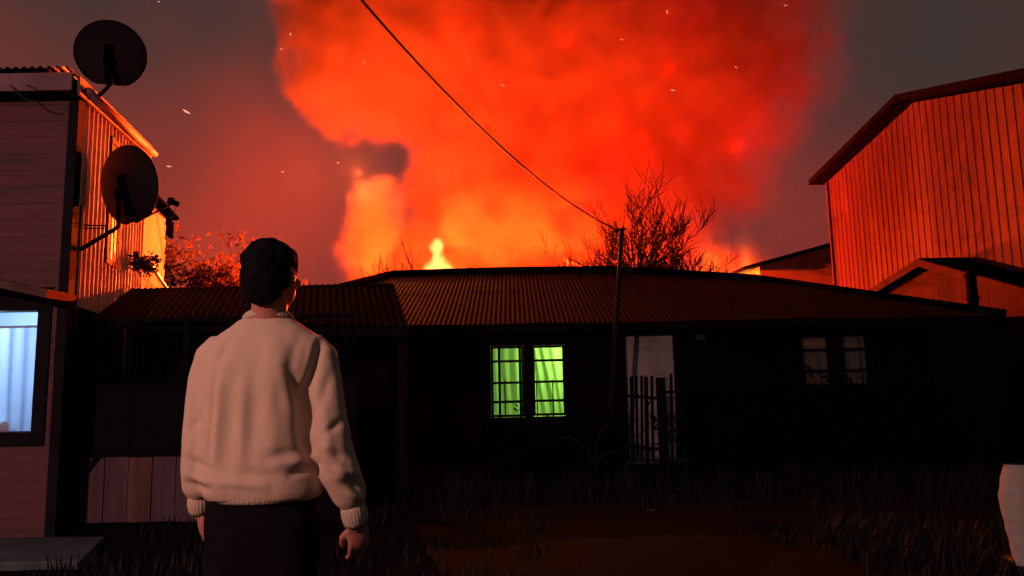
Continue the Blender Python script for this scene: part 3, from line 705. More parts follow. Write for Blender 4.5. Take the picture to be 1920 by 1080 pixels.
# ------------------------------------------------------------------ service pole and cables
PY = 10.25
pole = thing('service_pole', 'thin leaning wooden pole in front of the low house roof', 'pole', (at(1146, 700, PY).x, PY, 0))
pt = at(1166, 428, PY)
base = ground(1132, 872); base = Vector((at(1136, 860, PY).x, PY, -0.05))
MB().tube([base, base.lerp(pt, .5) + Vector((.01, 0, 0)), pt], [.038, .036, .034], 10).build('shaft', M['pole'], pole, smooth=True)
MB().beam(at(1156, 431, PY - .03), at(1172, 429, PY - .03), .03, .03).build('cable_hook', M['iron'], pole)
MB().tube([at(1158, 431, PY - .06), at(1154, 436, PY - .06)], .028, 8).build('insulator', M['black'], pole, smooth=True)
pts = []
P0, P1 = at(1160, 432, PY), at(520, -190, 5.0)
for i in range(41):
    t = i / 40; p = P0.lerp(P1, t); p.z -= 4 * 0.36 * t * (1 - t); pts.append(p)
tag(MB().tube(pts, .011, 8).build('service_cable', M['cable'], smooth=True), 'black overhead cable running from the leaning pole up across the smoke', 'cable')
for k, (a, b, lab) in enumerate(((at(-60, 88, 6.5), at(66, 166, 6.25), 'thin dark wire dropping onto the tall house eave'), (at(20, 160, 6.22), at(74, 190, 6.22), 'short slack wire along the tall house fascia'))):
    pts = [a.lerp(b, i / 12) + Vector((0, 0, -.05 * math.sin(math.pi * i / 12))) for i in range(13)]
    tag(MB().tube(pts, .006, 6).build('roof_wire', M['cable'], smooth=True), lab, 'wire')

# ------------------------------------------------------------------ picket gate in front of the door
GY = 9.6
gate = thing('picket_gate', 'rickety iron picket gate in front of the white door', 'gate', (at(1230, 850, GY).x, GY, 0))
for (px, top, w) in ((1184, 706, 8), (1193, 705, 6), (1203, 704, 6), (1211, 706, 9), (1222, 704, 6), (1258, 700, 6), (1268, 702, 6), (1278, 704, 6)):
    p = at(px, top, GY); q = at(px + random.uniform(1, 4), 868 + random.uniform(-8, 6), GY)
    MB().beam(p, q, w / 138 * .8, .02, (0, 1, 0)).build('picket', M['timber'], gate)
p = at(1238, 708, GY); MB().box((p.x - .055, GY - .05, -.05), (p.x + .055, GY + .05, p.z)).build('gate_post', M['timber'], gate)
for a, b in (((1172, 742), (1236, 747)), ((1240, 736), (1296, 733)), ((1180, 838), (1236, 842))):
    MB().beam(at(*a, GY + .03), at(*b, GY + .03), .03, .04).build('rail', M['timber'], gate)

# ------------------------------------------------------------------ trees and plants
def limb(mb, p, d, L, r, depth, rnd, spread, tips, curl=0.25, n=5, rmin=.004):
    pts = [Vector(p)]; d = Vector(d).normalized(); segs = 4
    for i in range(segs):
        d = (d + Vector((rnd.uniform(-1, 1), rnd.uniform(-1, 1), rnd.uniform(-.5, 1))) * curl * .5).normalized()
        pts.append(pts[-1] + d * L / segs)
    mb.tube(pts, [max(r * (1 - .5 * i / segs), rmin) for i in range(segs + 1)], n if depth > 1 else 4)
    tips.append((pts[-1], d))
    if depth == 0: return
    for k in range(rnd.randint(2, 4) if depth > 1 else rnd.randint(3, 5)):
        i = rnd.randint(1, segs); a = rnd.uniform(0, 6.28); e = Vector((math.cos(a), math.sin(a), rnd.uniform(-.25, .8)))
        limb(mb, pts[i], d * (1 - spread) + e * spread, L * rnd.uniform(.55, .8), r * (1 - .5 * i / segs) * .62, depth - 1, rnd, spread, tips, curl, n, rmin)
def bare_tree(label, base, h, r, seed, depth=4, lean=(0, 0, 1), spread=.55, stems=1, group=None, tf=.45):
    rnd = random.Random(seed); t = thing('bare_tree', label, 'tree', base, group); tips = []
    b = Vector(base); tr = MB(); cr = MB()
    for s in range(stems):
        d = (Vector(lean) + Vector((rnd.uniform(-.4, .4), rnd.uniform(-.3, .3), 0)) * (s > 0)).normalized(); top = b + d * h * tf
        tr.tube([b, b.lerp(top, .5) + Vector((rnd.uniform(-.06, .06), 0, 0)), top], [r, r * .8, r * .6], 8)
        for k in range(6 + depth):
            a = rnd.uniform(0, 6.28); f = rnd.uniform(.55, 1)
            e = Vector((math.cos(a), math.sin(a) * .7, rnd.uniform(.2, 1.1)))
            limb(cr, b.lerp(top, f), e * spread + d * (1 - spread), h * rnd.uniform(.22, .36), r * .5, depth - 1, rnd, spread, tips, rmin=.009)
    tr.build('trunk', M['bark'], t, smooth=True); cr.build('crown', M['bark'], t, smooth=True)
    return t
TY = 20.0
def gp(px, Y): return Vector((at(px, 600, Y).x, Y, 0))
def fan_tree(label, base, zf, nl, L, seed, width=1.35):
    rnd = random.Random(seed); t = thing('bare_tree', label, 'tree', base); tips = []; tr, cr = MB(), MB(); b = Vector(base); top = b + Vector((.05, 0, zf))
    tr.tube([b, b.lerp(top, .5) + Vector((.04, 0, 0)), top], [.10, .085, .06], 8)
    for k in range(nl):
        a = -width + 2 * width * (k + rnd.uniform(-.4, .4)) / (nl - 1); l = L * (1.25 if abs(a - .12) < .12 else rnd.uniform(.62, 1.0))
        limb(cr, b.lerp(top, rnd.uniform(.84, 1)), (math.sin(a), rnd.uniform(-.45, .45), math.cos(a) * .95), l, .030, 3, rnd, .42, tips, .35, 4, .0075)
    tr.build('trunk', M['bark'], t, smooth=True); cr.build('crown', M['bark'], t); return t
fan_tree('spreading leafless tree with a web of fine twigs behind the leaning pole', gp(1196, TY), 4.1, 28, 1.38, 11, 1.3)
fan_tree('low leafless bush-like tree with arching twigs right of the pole', gp(1268, TY + .6), 3.7, 22, 1.1, 24, 1.45)
bare_tree('thicket of upright bare stems left of the leaning pole', gp(1098, TY + .8), 4.7, .06, 31, 4, (0, 0, 1), .25, 4)
bare_tree('small bare sapling rising beside the yellow flame', gp(772, TY - .5), 4.9, .035, 5, 3, (0, 0, 1), .4, 1)
bare_tree('slender twiggy sapling standing at the left edge of the fire', gp(735, TY), 4.3, .03, 8, 3, (.03, 0, 1), .4, 1)
bare_tree('thin bare shrub at the right end of the flames', gp(1335, TY + .4), 3.6, .035, 13, 3, (.2, 0, 1), .6, 2)
def leaves(mb, tips, n, size, spread, rnd, shape=1.0):
    for (p, d) in tips:
        for k in range(n):
            c = p + Vector((rnd.gauss(0, spread), rnd.gauss(0, spread), rnd.gauss(0, spread)))
            a = Vector((rnd.uniform(-1, 1), rnd.uniform(-1, 1), rnd.uniform(-1, .6))).normalized(); b = a.cross(Vector((rnd.uniform(-1, 1), rnd.uniform(-1, 1), rnd.uniform(-1, 1)))).normalized()
            s = size * rnd.uniform(.6, 1.3)
            mb.add([c - a * s, c + b * s * .38, c + a * s, c - b * s * .38], [(0, 1, 2, 3)])
def leafy_tree(label, base, h, w, seed, size=.07, name='leafy_tree', m='leaf', n=5, depth=3, cat='tree'):
    rnd = random.Random(seed); t = thing(name, label, cat, base); b = Vector(base); tr, cr, tips = MB(), MB(), []
    top = b + Vector((0, 0, h * .55)); tr.tube([b, b.lerp(top, .5), top], [.07 * h / 5, .055 * h / 5, .04 * h / 5], 8)
    for k in range(9):
        a = rnd.uniform(0, 6.28); limb(tr, b.lerp(top, rnd.uniform(.5, 1)), Vector((math.cos(a) * w, math.sin(a) * w, rnd.uniform(.5, 1.4))), h * rnd.uniform(.2, .3), .022 * h / 5, depth - 1, rnd, .5, tips)
    leaves(cr, tips, n, size, h * .028, rnd)
    tr.build('trunk', M['bark'], t, smooth=True); cr.build('crown', M[m], t); return t
leafy_tree('leafy tree glowing red behind the lean-to roof', gp(372, 17.0), 5.5, .8, 3, .085, n=22)
leafy_tree('lower leafy tree beside the standing man glowing dull red', gp(455, 17.6), 5.0, .9, 9, .085, n=22)
leafy_tree('tiny sunken shrub lit orange at the rear wing corner', gp(330, 16.0), 3.4, .7, 12, .05, 'leafy_shrub', n=6, depth=2, cat='shrub')
cr = thing('creeper_plant', 'dark leafy creeper hanging below the shingled wall', 'plant', at(274, 520, 8.75))
rnd = random.Random(4); tips = []; st = MB(); lf = MB()
for k in range(7): limb(st, at(262 + rnd.uniform(-4, 20), 520, 8.75), (rnd.uniform(-.5, .8), rnd.uniform(-.1, .1), 1), .16, .006, 2, rnd, .6, tips)
leaves(lf, tips, 3, .035, .03, rnd); st.build('stem', M['bark'], cr); lf.build('foliage', M['leaf_dark'], cr)
def weed(label, base, h, w, seed, n=5, size=.05):
    rnd = random.Random(seed); t = thing('weed_bush', label, 'bush', base); tips = []; st, lf = MB(), MB()
    for k in range(9):
        a = rnd.uniform(0, 6.28); b = Vector(base) + Vector((rnd.uniform(-w, w) * .5, rnd.uniform(-.2, .2), 0))
        limb(st, b, (math.cos(a) * .5, math.sin(a) * .3, 1), h * rnd.uniform(.4, .65), .010, 2, rnd, .5, tips, .3, 4)
    leaves(lf, tips, n, size, h * .07, rnd)
    st.build('stem', M['bark'], t); lf.build('foliage', M['leaf_dark'], t); return t
for (px, Y, h, w, s, lab) in ((1345, 10.3, 1.1, .9, 1, 'dark weed bush growing right of the picket gate'), (1420, 10.5, 1.25, 1.0, 2, 'overgrown bush against the dark blue wall'),
        (1510, 10.4, 1.15, 1.0, 3, 'tangled bush under the dark curtained window'), (1610, 10.3, 1.0, 1.0, 4, 'low bush below the right edge of the curtained window'),
        (1715, 10.0, 1.2, 1.1, 5, 'unkempt bush between curtained window and stove pipe'), (1105, 10.1, .8, .8, 6, 'thin weeds at the foot of the leaning pole'),
        (900, 10.2, .7, .9, 7, 'low weeds beneath the green lit window'), (1010, 10.0, .6, .8, 8, 'scrubby weeds between green window and leaning pole')):
    weed(lab, (at(px, 800, Y).x, Y, 0), h, w, s)
br = thing('bramble', 'arching bare bramble stems beside the picket gate', 'bramble', (at(1130, 850, 9.3).x, 9.3, 0))
for c in ([(1116, 868), (1118, 830), (1128, 805), (1150, 795), (1178, 803), (1200, 822)], [(1112, 872), (1135, 852), (1165, 842), (1195, 832)], [(1120, 880), (1100, 840), (1070, 818), (1045, 822)]):
    MB().tube([at(x, y, 9.3 + .1 * i) for i, (x, y) in enumerate(c)], [.010, .009, .008, .007, .006, .005][:len(c)], 6).build('stem', mat('dry_stem', (.03, .025, .022), .9), br, smooth=True)

# grass
gr = MB(); rnd = random.Random(77)
def tuft(x, y, n, h, sp):
    for k in range(n):
        bx, by = x + rnd.gauss(0, sp), y + rnd.gauss(0, sp); z = ground_z(bx, by) - .01; a = rnd.uniform(0, 6.28); hh = h * rnd.uniform(.5, 1.3); w = .004 + .003 * rnd.random()
        l = rnd.uniform(.15, .6) * hh; dx, dy = math.cos(a), math.sin(a)
        gr.add([(bx - dy*w, by + dx*w, z), (bx + dy*w, by - dx*w, z), (bx + dx*l*.4 + dy*w*.7, by + dy*l*.4 - dx*w*.7, z + hh*.6), (bx + dx*l*.4 - dy*w*.7, by + dy*l*.4 + dx*w*.7, z + hh*.6), (bx + dx*l, by + dy*l, z + hh)], [(0, 1, 2, 3), (3, 2, 4)])
for k in range(620):
    y = rnd.uniform(4.3, 9.6); x = rnd.uniform(-.5 * y, .9 * y)
    d = mnoise.noise(Vector((x * .45, y * .7, 11)))
    if d > -.02 or y > 7.4: tuft(x, y, 14, .10 + .12 * max(0, d) + (.10 if y > 7.4 else 0), .07)
for k in range(130): tuft(rnd.uniform(2.4, 4.6), rnd.uniform(4.9, 6.1), 16, .17, .08)
for k in range(60): tuft(rnd.uniform(-3.4, -1.6), rnd.uniform(4.9, 5.6), 14, .12, .07)
gr = gr.build('grass', M['grass']); gr['kind'] = 'stuff'; gr['label'] = 'sparse rough grass along the dark verge'; gr['category'] = 'grass'
for (px, py, lab) in ((1272, 917, 'crumpled pale litter scrap near the gate post'), (1218, 958, 'flat pale stick lying on the verge grass')):
    p = ground(px, py); o = MB(); o.prism([p + Vector((-.045, -.008, 0)), p + Vector((.04, -.012, .0)), p + Vector((.05, .008, .0)), p + Vector((-.03, .012, .0))], (0.01, 0, .012)); tag(o.build('litter_scrap', M['concrete'], bevel=.003), lab, 'litter')

# ------------------------------------------------------------------ people
def solidify(mb, voxel, smooth=4):
    me = mb.mesh('tmp'); o = bpy.data.objects.new('tmp', me); col.objects.link(o)
    md = o.modifiers.new('r', 'REMESH'); md.mode = 'VOXEL'; md.voxel_size = voxel
    if smooth:
        sm = o.modifiers.new('s', 'SMOOTH'); sm.factor = .5; sm.iterations = smooth
    dg = bpy.context.evaluated_depsgraph_get(); ev = o.evaluated_get(dg)
    out = bpy.data.meshes.new_from_object(ev); bpy.data.objects.remove(o); bpy.data.meshes.remove(me)
    out.polygons.foreach_set('use_smooth', [True] * len(out.polygons))
    return out
def rings(mb, rows, n=40, p=2.4):
    """rows: (z, cx, cy, rx, ry) from the bottom up - a lofted body of superellipse sections"""
    vs = []; fs = []
    for (z, cx, cy, rx, ry) in rows:
        for k in range(n):
            a = 2 * math.pi * k / n; c, s = math.cos(a), math.sin(a)
            vs.append((cx + rx * math.copysign(abs(c) ** (2 / p), c), cy + ry * math.copysign(abs(s) ** (2 / p), s), z))
    for i in range(len(rows) - 1):
        for k in range(n): fs.append((i*n+k, i*n+(k+1) % n, (i+1)*n+(k+1) % n, (i+1)*n+k))
    fs.append(tuple(reversed(range(n)))); m = (len(rows)-1)*n; fs.append(tuple(range(m, m+n)))
    return mb.add(vs, fs)
def hand(mb, wrist, d, side, curl, thumb_dir, palm_n):
    """relaxed hand: palm, four unequal bent fingers, thumb from the side of the palm"""
    w, d, pn = Vector(wrist), Vector(d).normalized(), Vector(palm_n); pn = (pn - d * pn.dot(d)).normalized(); s = d.cross(pn).normalized()
    if s.dot(Vector(thumb_dir)) < 0: s = -s
    mb.tube([w - d * .05, w, w + d * .02, w + d * .055, w + d * .09], [(.025, .021), (.025, .020), (.032, .018), (.040, .017), (.038, .014)], 12) if abs(pn.y) > 2 else None
    c = w + d * .045
    rot = Matrix((s, pn, d)).transposed().to_quaternion()
    mb.ball(c, (.041, .016, .054), 16, 10, rot); mb.tube([w - d * .06, w + d * .03], [.026, .025], 10)
    for i, (o, L) in enumerate(((.029, .070), (.010, .078), (-.010, .072), (-.028, .056))):
        p = w + d * .085 + s * o; pts = [p - d * .02, p]; ang = 0
        for j, f in enumerate((.45, .30, .25)):
            ang += curl * (.7 + .12 * i) * (1.0 if j else .7); dd = d * math.cos(ang) + pn * math.sin(ang); pts.append(pts[-1] + dd * L * f)
        mb.tube(pts, [.0095, .0095, .0088, .0082, .0068], 8)
    p = w + d * .025 + s * .030
    t1 = (s * .55 + d * .65 + pn * .45).normalized(); t2 = (d * .85 + pn * .55 - s * .1).normalized()
    mb.tube([p - t1 * .015, p + t1 * .035, p + t1 * .035 + t2 * .028, p + t1 * .035 + t2 * .05], [.013, .0115, .0105, .008], 8)

MY = 2.46
def mp(px, py, dy=0.0): v = at(px, py, MY + dy); return v
SC = FPX / MY
man = thing('person', 'person in beige sweatshirt and black trousers watching the fire', 'person', (mp(505, 900).x, MY, 0))
zpx = lambda y, x=500: mp(x, y).z
# body: one continuous figure
b = MB(); hc = mp(511, 517)
FZ = Euler((0, 0, R(-13)))                           # the head looks to the right, towards the flames
HR = FZ.to_matrix()
def hd(x, y, z): return hc + HR @ Vector((x, y, z))
b.ball(hd(0, -.012, .022), (.077, .098, .092), 24, 16, FZ); b.ball(hd(0, .035, -.050), (.060, .064, .068), 20, 14, FZ)
b.ball(hd(0, .060, -.098), (.030, .028, .022), 14, 10, FZ); b.ball(hd(0, .083, .020), (.052, .016, .016), 14, 10, FZ)
b.tube([hd(0, .092, .012), hd(0, .108, -.018), hd(0, .116, -.036)], [.009, .012, .016], 10); b.ball(hd(0, .100, -.064), (.024, .012, .008), 12, 8, FZ); b.ball(hd(0, .097, -.076), (.021, .012, .008), 12, 8, FZ)
for sx in (-1, 1):
    b.ball(hd(sx * .046, .070, -.022), (.024, .024, .020), 12, 8, FZ); b.ball(hd(sx * .080, -.012, -.012), (.011, .022, .034), 12, 10, FZ); b.ball(hd(sx * .084, -.018, .008), (.010, .018, .018), 12, 8, FZ)
nb, nt_ = mp(502, 640), hd(0, -.015, -.05)
b.tube([nb + Vector((0, .01, -.03)), nb + Vector((0, .012, .05)), nt_], [.066, .060, .060], 16)
sh_l, sh_r = mp(398, 668), mp(604, 668); el_l, el_r = mp(386, 815, -.02), mp(622, 815, -.03); wr_l, wr_r = mp(377, 950, .02), mp(668, 972, .03)
hipz = .93; cx = mp(497, 800).x
rings(b, [(hipz - .12, cx, MY, .13, .08), (hipz, cx, MY, .135, .085), (1.12, cx, MY, .120, .075), (1.30, cx, MY, .130, .078), (zpx(680), cx, MY, .150, .085), (zpx(640), cx, MY, .11, .06), (zpx(612), cx, MY + .005, .07, .06)], 28)
for (s, e, w) in ((sh_l, el_l, wr_l), (sh_r, el_r, wr_r)): b.tube([s, s.lerp(e, .5), e, e.lerp(w, .35), w], [.040, .040, .036, .036, .027], 12)
fl, frt = Vector((cx - .105, MY + .05, 0)), Vector((cx + .10, MY - .10, 0))
legs = []
for (sx, f) in ((-1, fl), (1, frt)):
    hp_ = Vector((cx + sx * .09, MY, hipz - .04)); kn = Vector((cx + sx * .095, MY + (.02 if sx < 0 else -.0), .50)); an = f + Vector((0, 0, .09)); legs.append((hp_, kn, an, f))
    b.tube([hp_, hp_.lerp(kn, .5), kn, kn.lerp(an, .35), an], [.080, .070, .054, .054, .036], 14)
    b.ball(f + Vector((0, .06, .035)), (.042, .115, .034), 14, 8)
hand(b, wr_l + Vector((.002, .0, -.005)), (.06, .10, -1), -1, .50, (.3, 1, 0), (.85, .5, 0))
hand(b, wr_r + Vector((.004, .0, -.008)), (.03, .12, -1), 1, .80, (-1, .3, 0), (-.55, .85, 0))
link('body', solidify(b, .005, 3), M['skin'], man)
for sx in (-1, 1): MB().ball(hd(sx * .031, .083, .0), .012, 12, 8).build('eye', M['eye'], man, smooth=True)
# hair
h = MB(); h.ball(hd(0, -.020, .038), (.090, .108, .090), 28, 18, FZ); h.ball(hd(0, -.055, -.015), (.080, .068, .080), 24, 16, FZ); h.ball(hd(0, -.060, -.058), (.070, .052, .052), 20, 12, FZ)
h.ball(hd(0, .045, .074), (.066, .052, .040), 20, 12, FZ); h.ball(hd(-.072, -.02, -.01), (.018, .035, .05), 12, 10, FZ); h.ball(hd(.072, -.03, -.005), (.018, .03, .05), 12, 10, FZ)
hm = solidify(h, .006, 3)
for v in hm.vertices:
    q = v.co; v.co = q + v.normal * (.006 * mnoise.noise(q * 38) + .0035 * mnoise.noise(Vector((q.x * 130, q.y * 130, q.z * 40))))
hb = bmesh.new(); hb.from_mesh(hm); hb.normal_update(); src = [(v.co.copy(), v.normal.copy()) for v in hb.verts]; rnd = random.Random(21)
for k in range(5200):
    vc, nn = rnd.choice(src); dn = Vector((rnd.uniform(-.5, .5), rnd.uniform(-.5, .5), -1)); tg = (dn - nn * dn.dot(nn)).normalized(); L = rnd.uniform(.006, .014); sd = nn.cross(tg) * .0006
    p0 = vc - nn * .002; p1 = p0 + tg * L * .6 + nn * L * .28; p2 = p0 + tg * L + nn * L * .42
    q = [hb.verts.new(c) for c in (p0 - sd, p0 + sd, p1 + sd * .7, p1 - sd * .7, p2)]; hb.faces.new(q[:4]); hb.faces.new((q[3], q[2], q[4]));
hb.to_mesh(hm); hb.free()
link('hair', hm, M['hair'], man)
# sweatshirt
s = MB(); ty = MY - .005
TR = [(932, 396, 602, .128), (915, 388, 606, .140), (890, 380, 602, .146), (840, 378, 596, .142), (780, 380, 590, .136), (720, 384, 592, .130), (680, 386, 600, .122), (650, 394, 606, .106), (628, 412, 592, .088), (612, 434, 566, .072), (598, 452, 549, .060)]
rings(s, [(zpx(y), (mp(l, y).x + mp(r_, y).x) / 2, ty + .012 * (y < 640), (mp(r_, y).x - mp(l, y).x) / 2, d) for (y, l, r_, d) in TR], 48, 2.5)
def sleeve(pts, rad): s.tube([mp(x, y, dy) for (x, y, dy) in pts], rad, 18)
sleeve([(420, 648, .0), (400, 668, 0), (391, 715, 0), (385, 775, -.01), (379, 835, -.02), (377, 880, -.01), (376, 915, .01), (376, 934, .015)], [.055, .062, .066, .067, .066, .064, .058, .036])
sleeve([(578, 645, .0), (598, 668, 0), (606, 715, -.005), (613, 770, -.02), (622, 835, -.035), (638, 885, -.02), (656, 928, .01), (664, 950, .02)], [.055, .062, .066, .065, .064, .066, .060, .038])
sm_ = solidify(s, .0075, 16)
CREASE = [  # x0, y0, x1, y1, width px, depth mm (negative = groove)
    (602, 640, 576, 730, 9, -11), (588, 640, 566, 720, 7, 7), (572, 725, 582, 800, 9, -13), (545, 690, 572, 800, 13, -14), (560, 790, 585, 868, 14, -15), (528, 670, 548, 790, 15, 9), (480, 640, 474, 860, 20, -7), (505, 630, 512, 850, 20, 7),
    (440, 690, 418, 880, 16, -8), (412, 720, 400, 860, 9, 7), (404, 700, 392, 860, 6, -8), (455, 720, 452, 860, 12, 6), (500, 858, 560, 846, 9, -6), (515, 872, 585, 862, 10, 8), (545, 890, 592, 872, 8, -11), (440, 885, 520, 895, 10, -6), (410, 905, 500, 912, 8, 5),
    (620, 700, 600, 760, 10, -7), (640, 790, 612, 812, 8, -8), (650, 860, 620, 850, 9, -9), (665, 890, 632, 880, 8, 8), (672, 915, 640, 905, 7, -9), (680, 935, 650, 925, 6, 6), (606, 760, 618, 860, 10, 5), (648, 880, 676, 925, 8, -7),
    (352, 860, 392, 880, 7, -6), (352, 890, 390, 905, 7, 6), (350, 905, 392, 920, 6, -7), (365, 740, 372, 840, 8, -4), (375, 780, 356, 810, 8, -5), (430, 640, 400, 690, 9, -5), (470, 612, 530, 614, 5, -2), (560, 635, 540, 690, 12, -6)]
IC = CROT.transposed()
def to_px(co):
    d = IC @ (co - Vector((0, 0, CAMH))); return 960 + FPX * d.x / -d.z, 540 - FPX * d.y / -d.z
cr_ = [(Vector((a, b_)), Vector((c, d_)), w, k) for (a, b_, c, d_, w, k) in CREASE]
nors = [v.normal.copy() for v in sm_.vertices]
for v, nn in zip(sm_.vertices, nors):
    off = .0045 * mnoise.noise(v.co * 8) + .0022 * mnoise.noise(Vector((v.co.x * 30, v.co.y * 22, v.co.z * 14)))
    if nn.y < .35:
        p = Vector(to_px(v.co))
        for (a, b_, w, k) in cr_:
            ab = b_ - a; t = max(0, min(1, (p - a).dot(ab) / ab.length_squared)); dd = (p - a - ab * t).length
            if dd < w * 2.6: off += k * .001 * math.exp(-(dd / w) ** 2) * (.35 + .65 * math.sin(math.pi * min(1, max(0, t * .9 + .05)))) * 1.25
    v.co += nn * off
shirt = link('sweatshirt', sm_, M['sweater'], man)
def band(c0, c1, r0, r1, name, ridges, parent, n=72, ry=None):
    vs = []; fs = []; c0, c1 = Vector(c0), Vector(c1); d = (c1 - c0).normalized(); a_ = d.cross(Vector((0, 1, 0))).normalized(); b_ = d.cross(a_); rows = 5
    for i in range(rows + 1):
        t = i / rows; c = c0.lerp(c1, t); bulge = .006 * math.sin(math.pi * t)
        for k in range(n):
            th = 2 * math.pi * k / n; rr = (r0 + (r1 - r0) * t) + bulge + .0016 * math.sin(th * ridges); q = (ry / r0 if ry else 1)
            vs.append(c + a_ * rr * math.cos(th) + b_ * rr * q * math.sin(th))
    for i in range(rows):
        for k in range(n): fs.append((i*n+k, i*n+(k+1) % n, (i+1)*n+(k+1) % n, (i+1)*n+k))
    fs.append(tuple(reversed(range(n)))); fs.append(tuple(range(rows*n, rows*n+n)))
    mb = MB(); mb.add(vs, fs); return mb.build(name, M['rib_knit'], parent, smooth=True)
band(mp(376, 926, .012), mp(377, 962, .02), .037, .034, 'cuff', 24, shirt); band(mp(661, 944, .015), mp(668, 984, .03), .039, .036, 'cuff', 24, shirt)
wl_, wr_ = mp(397, 925).x, mp(602, 925).x
band(((wl_ + wr_) / 2, ty, zpx(908)), ((wl_ + wr_) / 2, ty, zpx(934)), (wr_ - wl_) / 2 - .002, (wr_ - wl_) / 2 - .012, 'waistband', 70, shirt, 210, ry=.136)
nk = mp(501, 596); band(nk + Vector((0, .012, -.012)), nk + Vector((0, .020, .016)), .088, .074, 'collar', 40, shirt, 120, ry=.066)
# trousers
t_ = MB(); rings(t_, [(.70, cx, MY, .150, .090), (.80, cx, MY, .160, .112), (.86, cx, MY, .168, .118), (.93, cx, MY, .172, .122), (1.00, cx, MY, .176, .122), (zpx(918), cx, MY, .170, .116)], 40)
for (hp_, kn, an, f) in legs: t_.tube([hp_ + Vector((0, 0, .02)), hp_.lerp(kn, .45), kn, kn.lerp(an, .5), an + Vector((0, 0, -.02))], [.105, .096, .080, .074, .070], 18)
tm = solidify(t_, .011, 6)
for v in tm.vertices: v.co += v.normal * (.008 * mnoise.noise(Vector((v.co.x * 9, v.co.y * 9, v.co.z * 5))))
link('trousers', tm, M['trousers'], man)
for (hp_, kn, an, f) in legs:
    k = MB(); k.ball(f + Vector((0, .07, .045)), (.052, .150, .045), 16, 10); k.box(tuple(f + Vector((-.046, -.07, .0))), tuple(f + Vector((.046, .20, .022)))); link('shoe', solidify(k, .01, 3), M['shoe'], man)

# second person at the right edge
QY = 4.9
def qp(px, py, dy=0.0): return at(px, py, QY + dy)
qx = qp(1964, 900).x
per = thing('person', 'person in long dark coat and white trousers standing beside the verge grass', 'person', (qx, QY, 0))
b = MB(); hq = Vector((qx + .12, QY, 1.58))
b.ball(hq + Vector((0, -.01, .02)), (.076, .096, .092), 20, 14); b.ball(hq + Vector((0, .035, -.05)), (.058, .062, .066), 16, 12); b.tube([hq + Vector((0, .09, .01)), hq + Vector((0, .116, -.036))], [.009, .015], 8)
b.ball(hq + Vector((0, .098, -.068)), (.023, .012, .013), 10, 8)
for sx in (-1, 1): b.ball(hq + Vector((sx * .08, -.012, -.012)), (.011, .022, .034), 10, 8)
b.tube([hq + Vector((0, -.01, -.22)), hq + Vector((0, -.015, -.05))], [.062, .056], 12)
rings(b, [(.80, qx, QY, .15, .10), (.95, qx, QY, .155, .105), (1.12, qx + .05, QY, .13, .095), (1.32, qx + .10, QY, .165, .10), (1.40, qx + .11, QY, .13, .075), (1.43, qx + .12, QY, .06, .055)], 24)
arms = []
for sx in (-1, 1):
    sh, el, wr = Vector((qx + .10 + sx * .18, QY, 1.34)), Vector((qx + .06 + sx * .22, QY - .02, 1.06)), Vector((qx + sx * .17, QY + .16, .86)); arms.append((sh, el, wr)); b.tube([sh, el, wr], [.048, .040, .026], 12); hand(b, wr, (0, .08, -1), sx, .4, (0, 1, 0), (-sx, .2, 0))
qlegs = []
for sx in (-1, 1):
    an = Vector((qx + (.10 if sx > 0 else -.240), QY + (.05 if sx > 0 else -.03), .08)); hp_ = Vector((qx + sx * .09, QY, .86)); kn = Vector((qx + (.11 if sx > 0 else -.22), QY + .02, .47)); qlegs.append((hp_, kn, an)); b.tube([hp_, kn, an], [.085, .052, .036], 12); b.ball(an + Vector((0, .06, -.045)), (.042, .11, .034), 12, 8)
link('body', solidify(b, .007, 3), M['skin'], per)
h = MB(); h.ball(hq + Vector((0, -.02, .04)), (.09, .108, .092), 20, 14); h.ball(hq + Vector((0, -.055, -.03)), (.08, .07, .09), 18, 12); link('hair', solidify(h, .009, 3), M['hair'], per)
for (hp_, kn, an) in qlegs:
    t_ = MB(); t_.tube([hp_, hp_.lerp(kn, .6), kn, kn.lerp(an, .5), an + Vector((.0, 0, -.045))], [.105, .104, .096, .076, .054], 20); tm = solidify(t_, .010, 4)
    for v in tm.vertices: v.co += v.normal * (.007 * mnoise.noise(Vector((v.co.x * 8, v.co.y * 8, v.co.z * 16))))
    link('trouser_leg', tm, M['white_trousers'], per)
    k = MB(); f = Vector((an.x, an.y, 0)); k.ball(f + Vector((0, .07, .045)), (.05, .14, .044), 14, 10); k.box(tuple(f + Vector((-.044, -.06, 0))), tuple(f + Vector((.044, .19, .022)))); link('shoe', solidify(k, .011, 3), M['shoe'], per)
c_ = MB(); zh = qp(1900, 864).z
rings(c_, [(zh, qx - .06, QY, .29, .19), (zh + .18, qx - .02, QY, .25, .18), (1.0, qx + .04, QY, .205, .16), (1.2, qx + .08, QY, .20, .15), (1.34, qx + .10, QY, .20, .125), (1.42, qx + .11, QY, .12, .085), (1.47, qx + .12, QY, .075, .07)], 32)
for (sh, el, wr) in arms: c_.tube([sh, el, wr], [.072, .066, .05], 14)
link('coat', solidify(c_, .012, 4), M['dark_coat'], per)

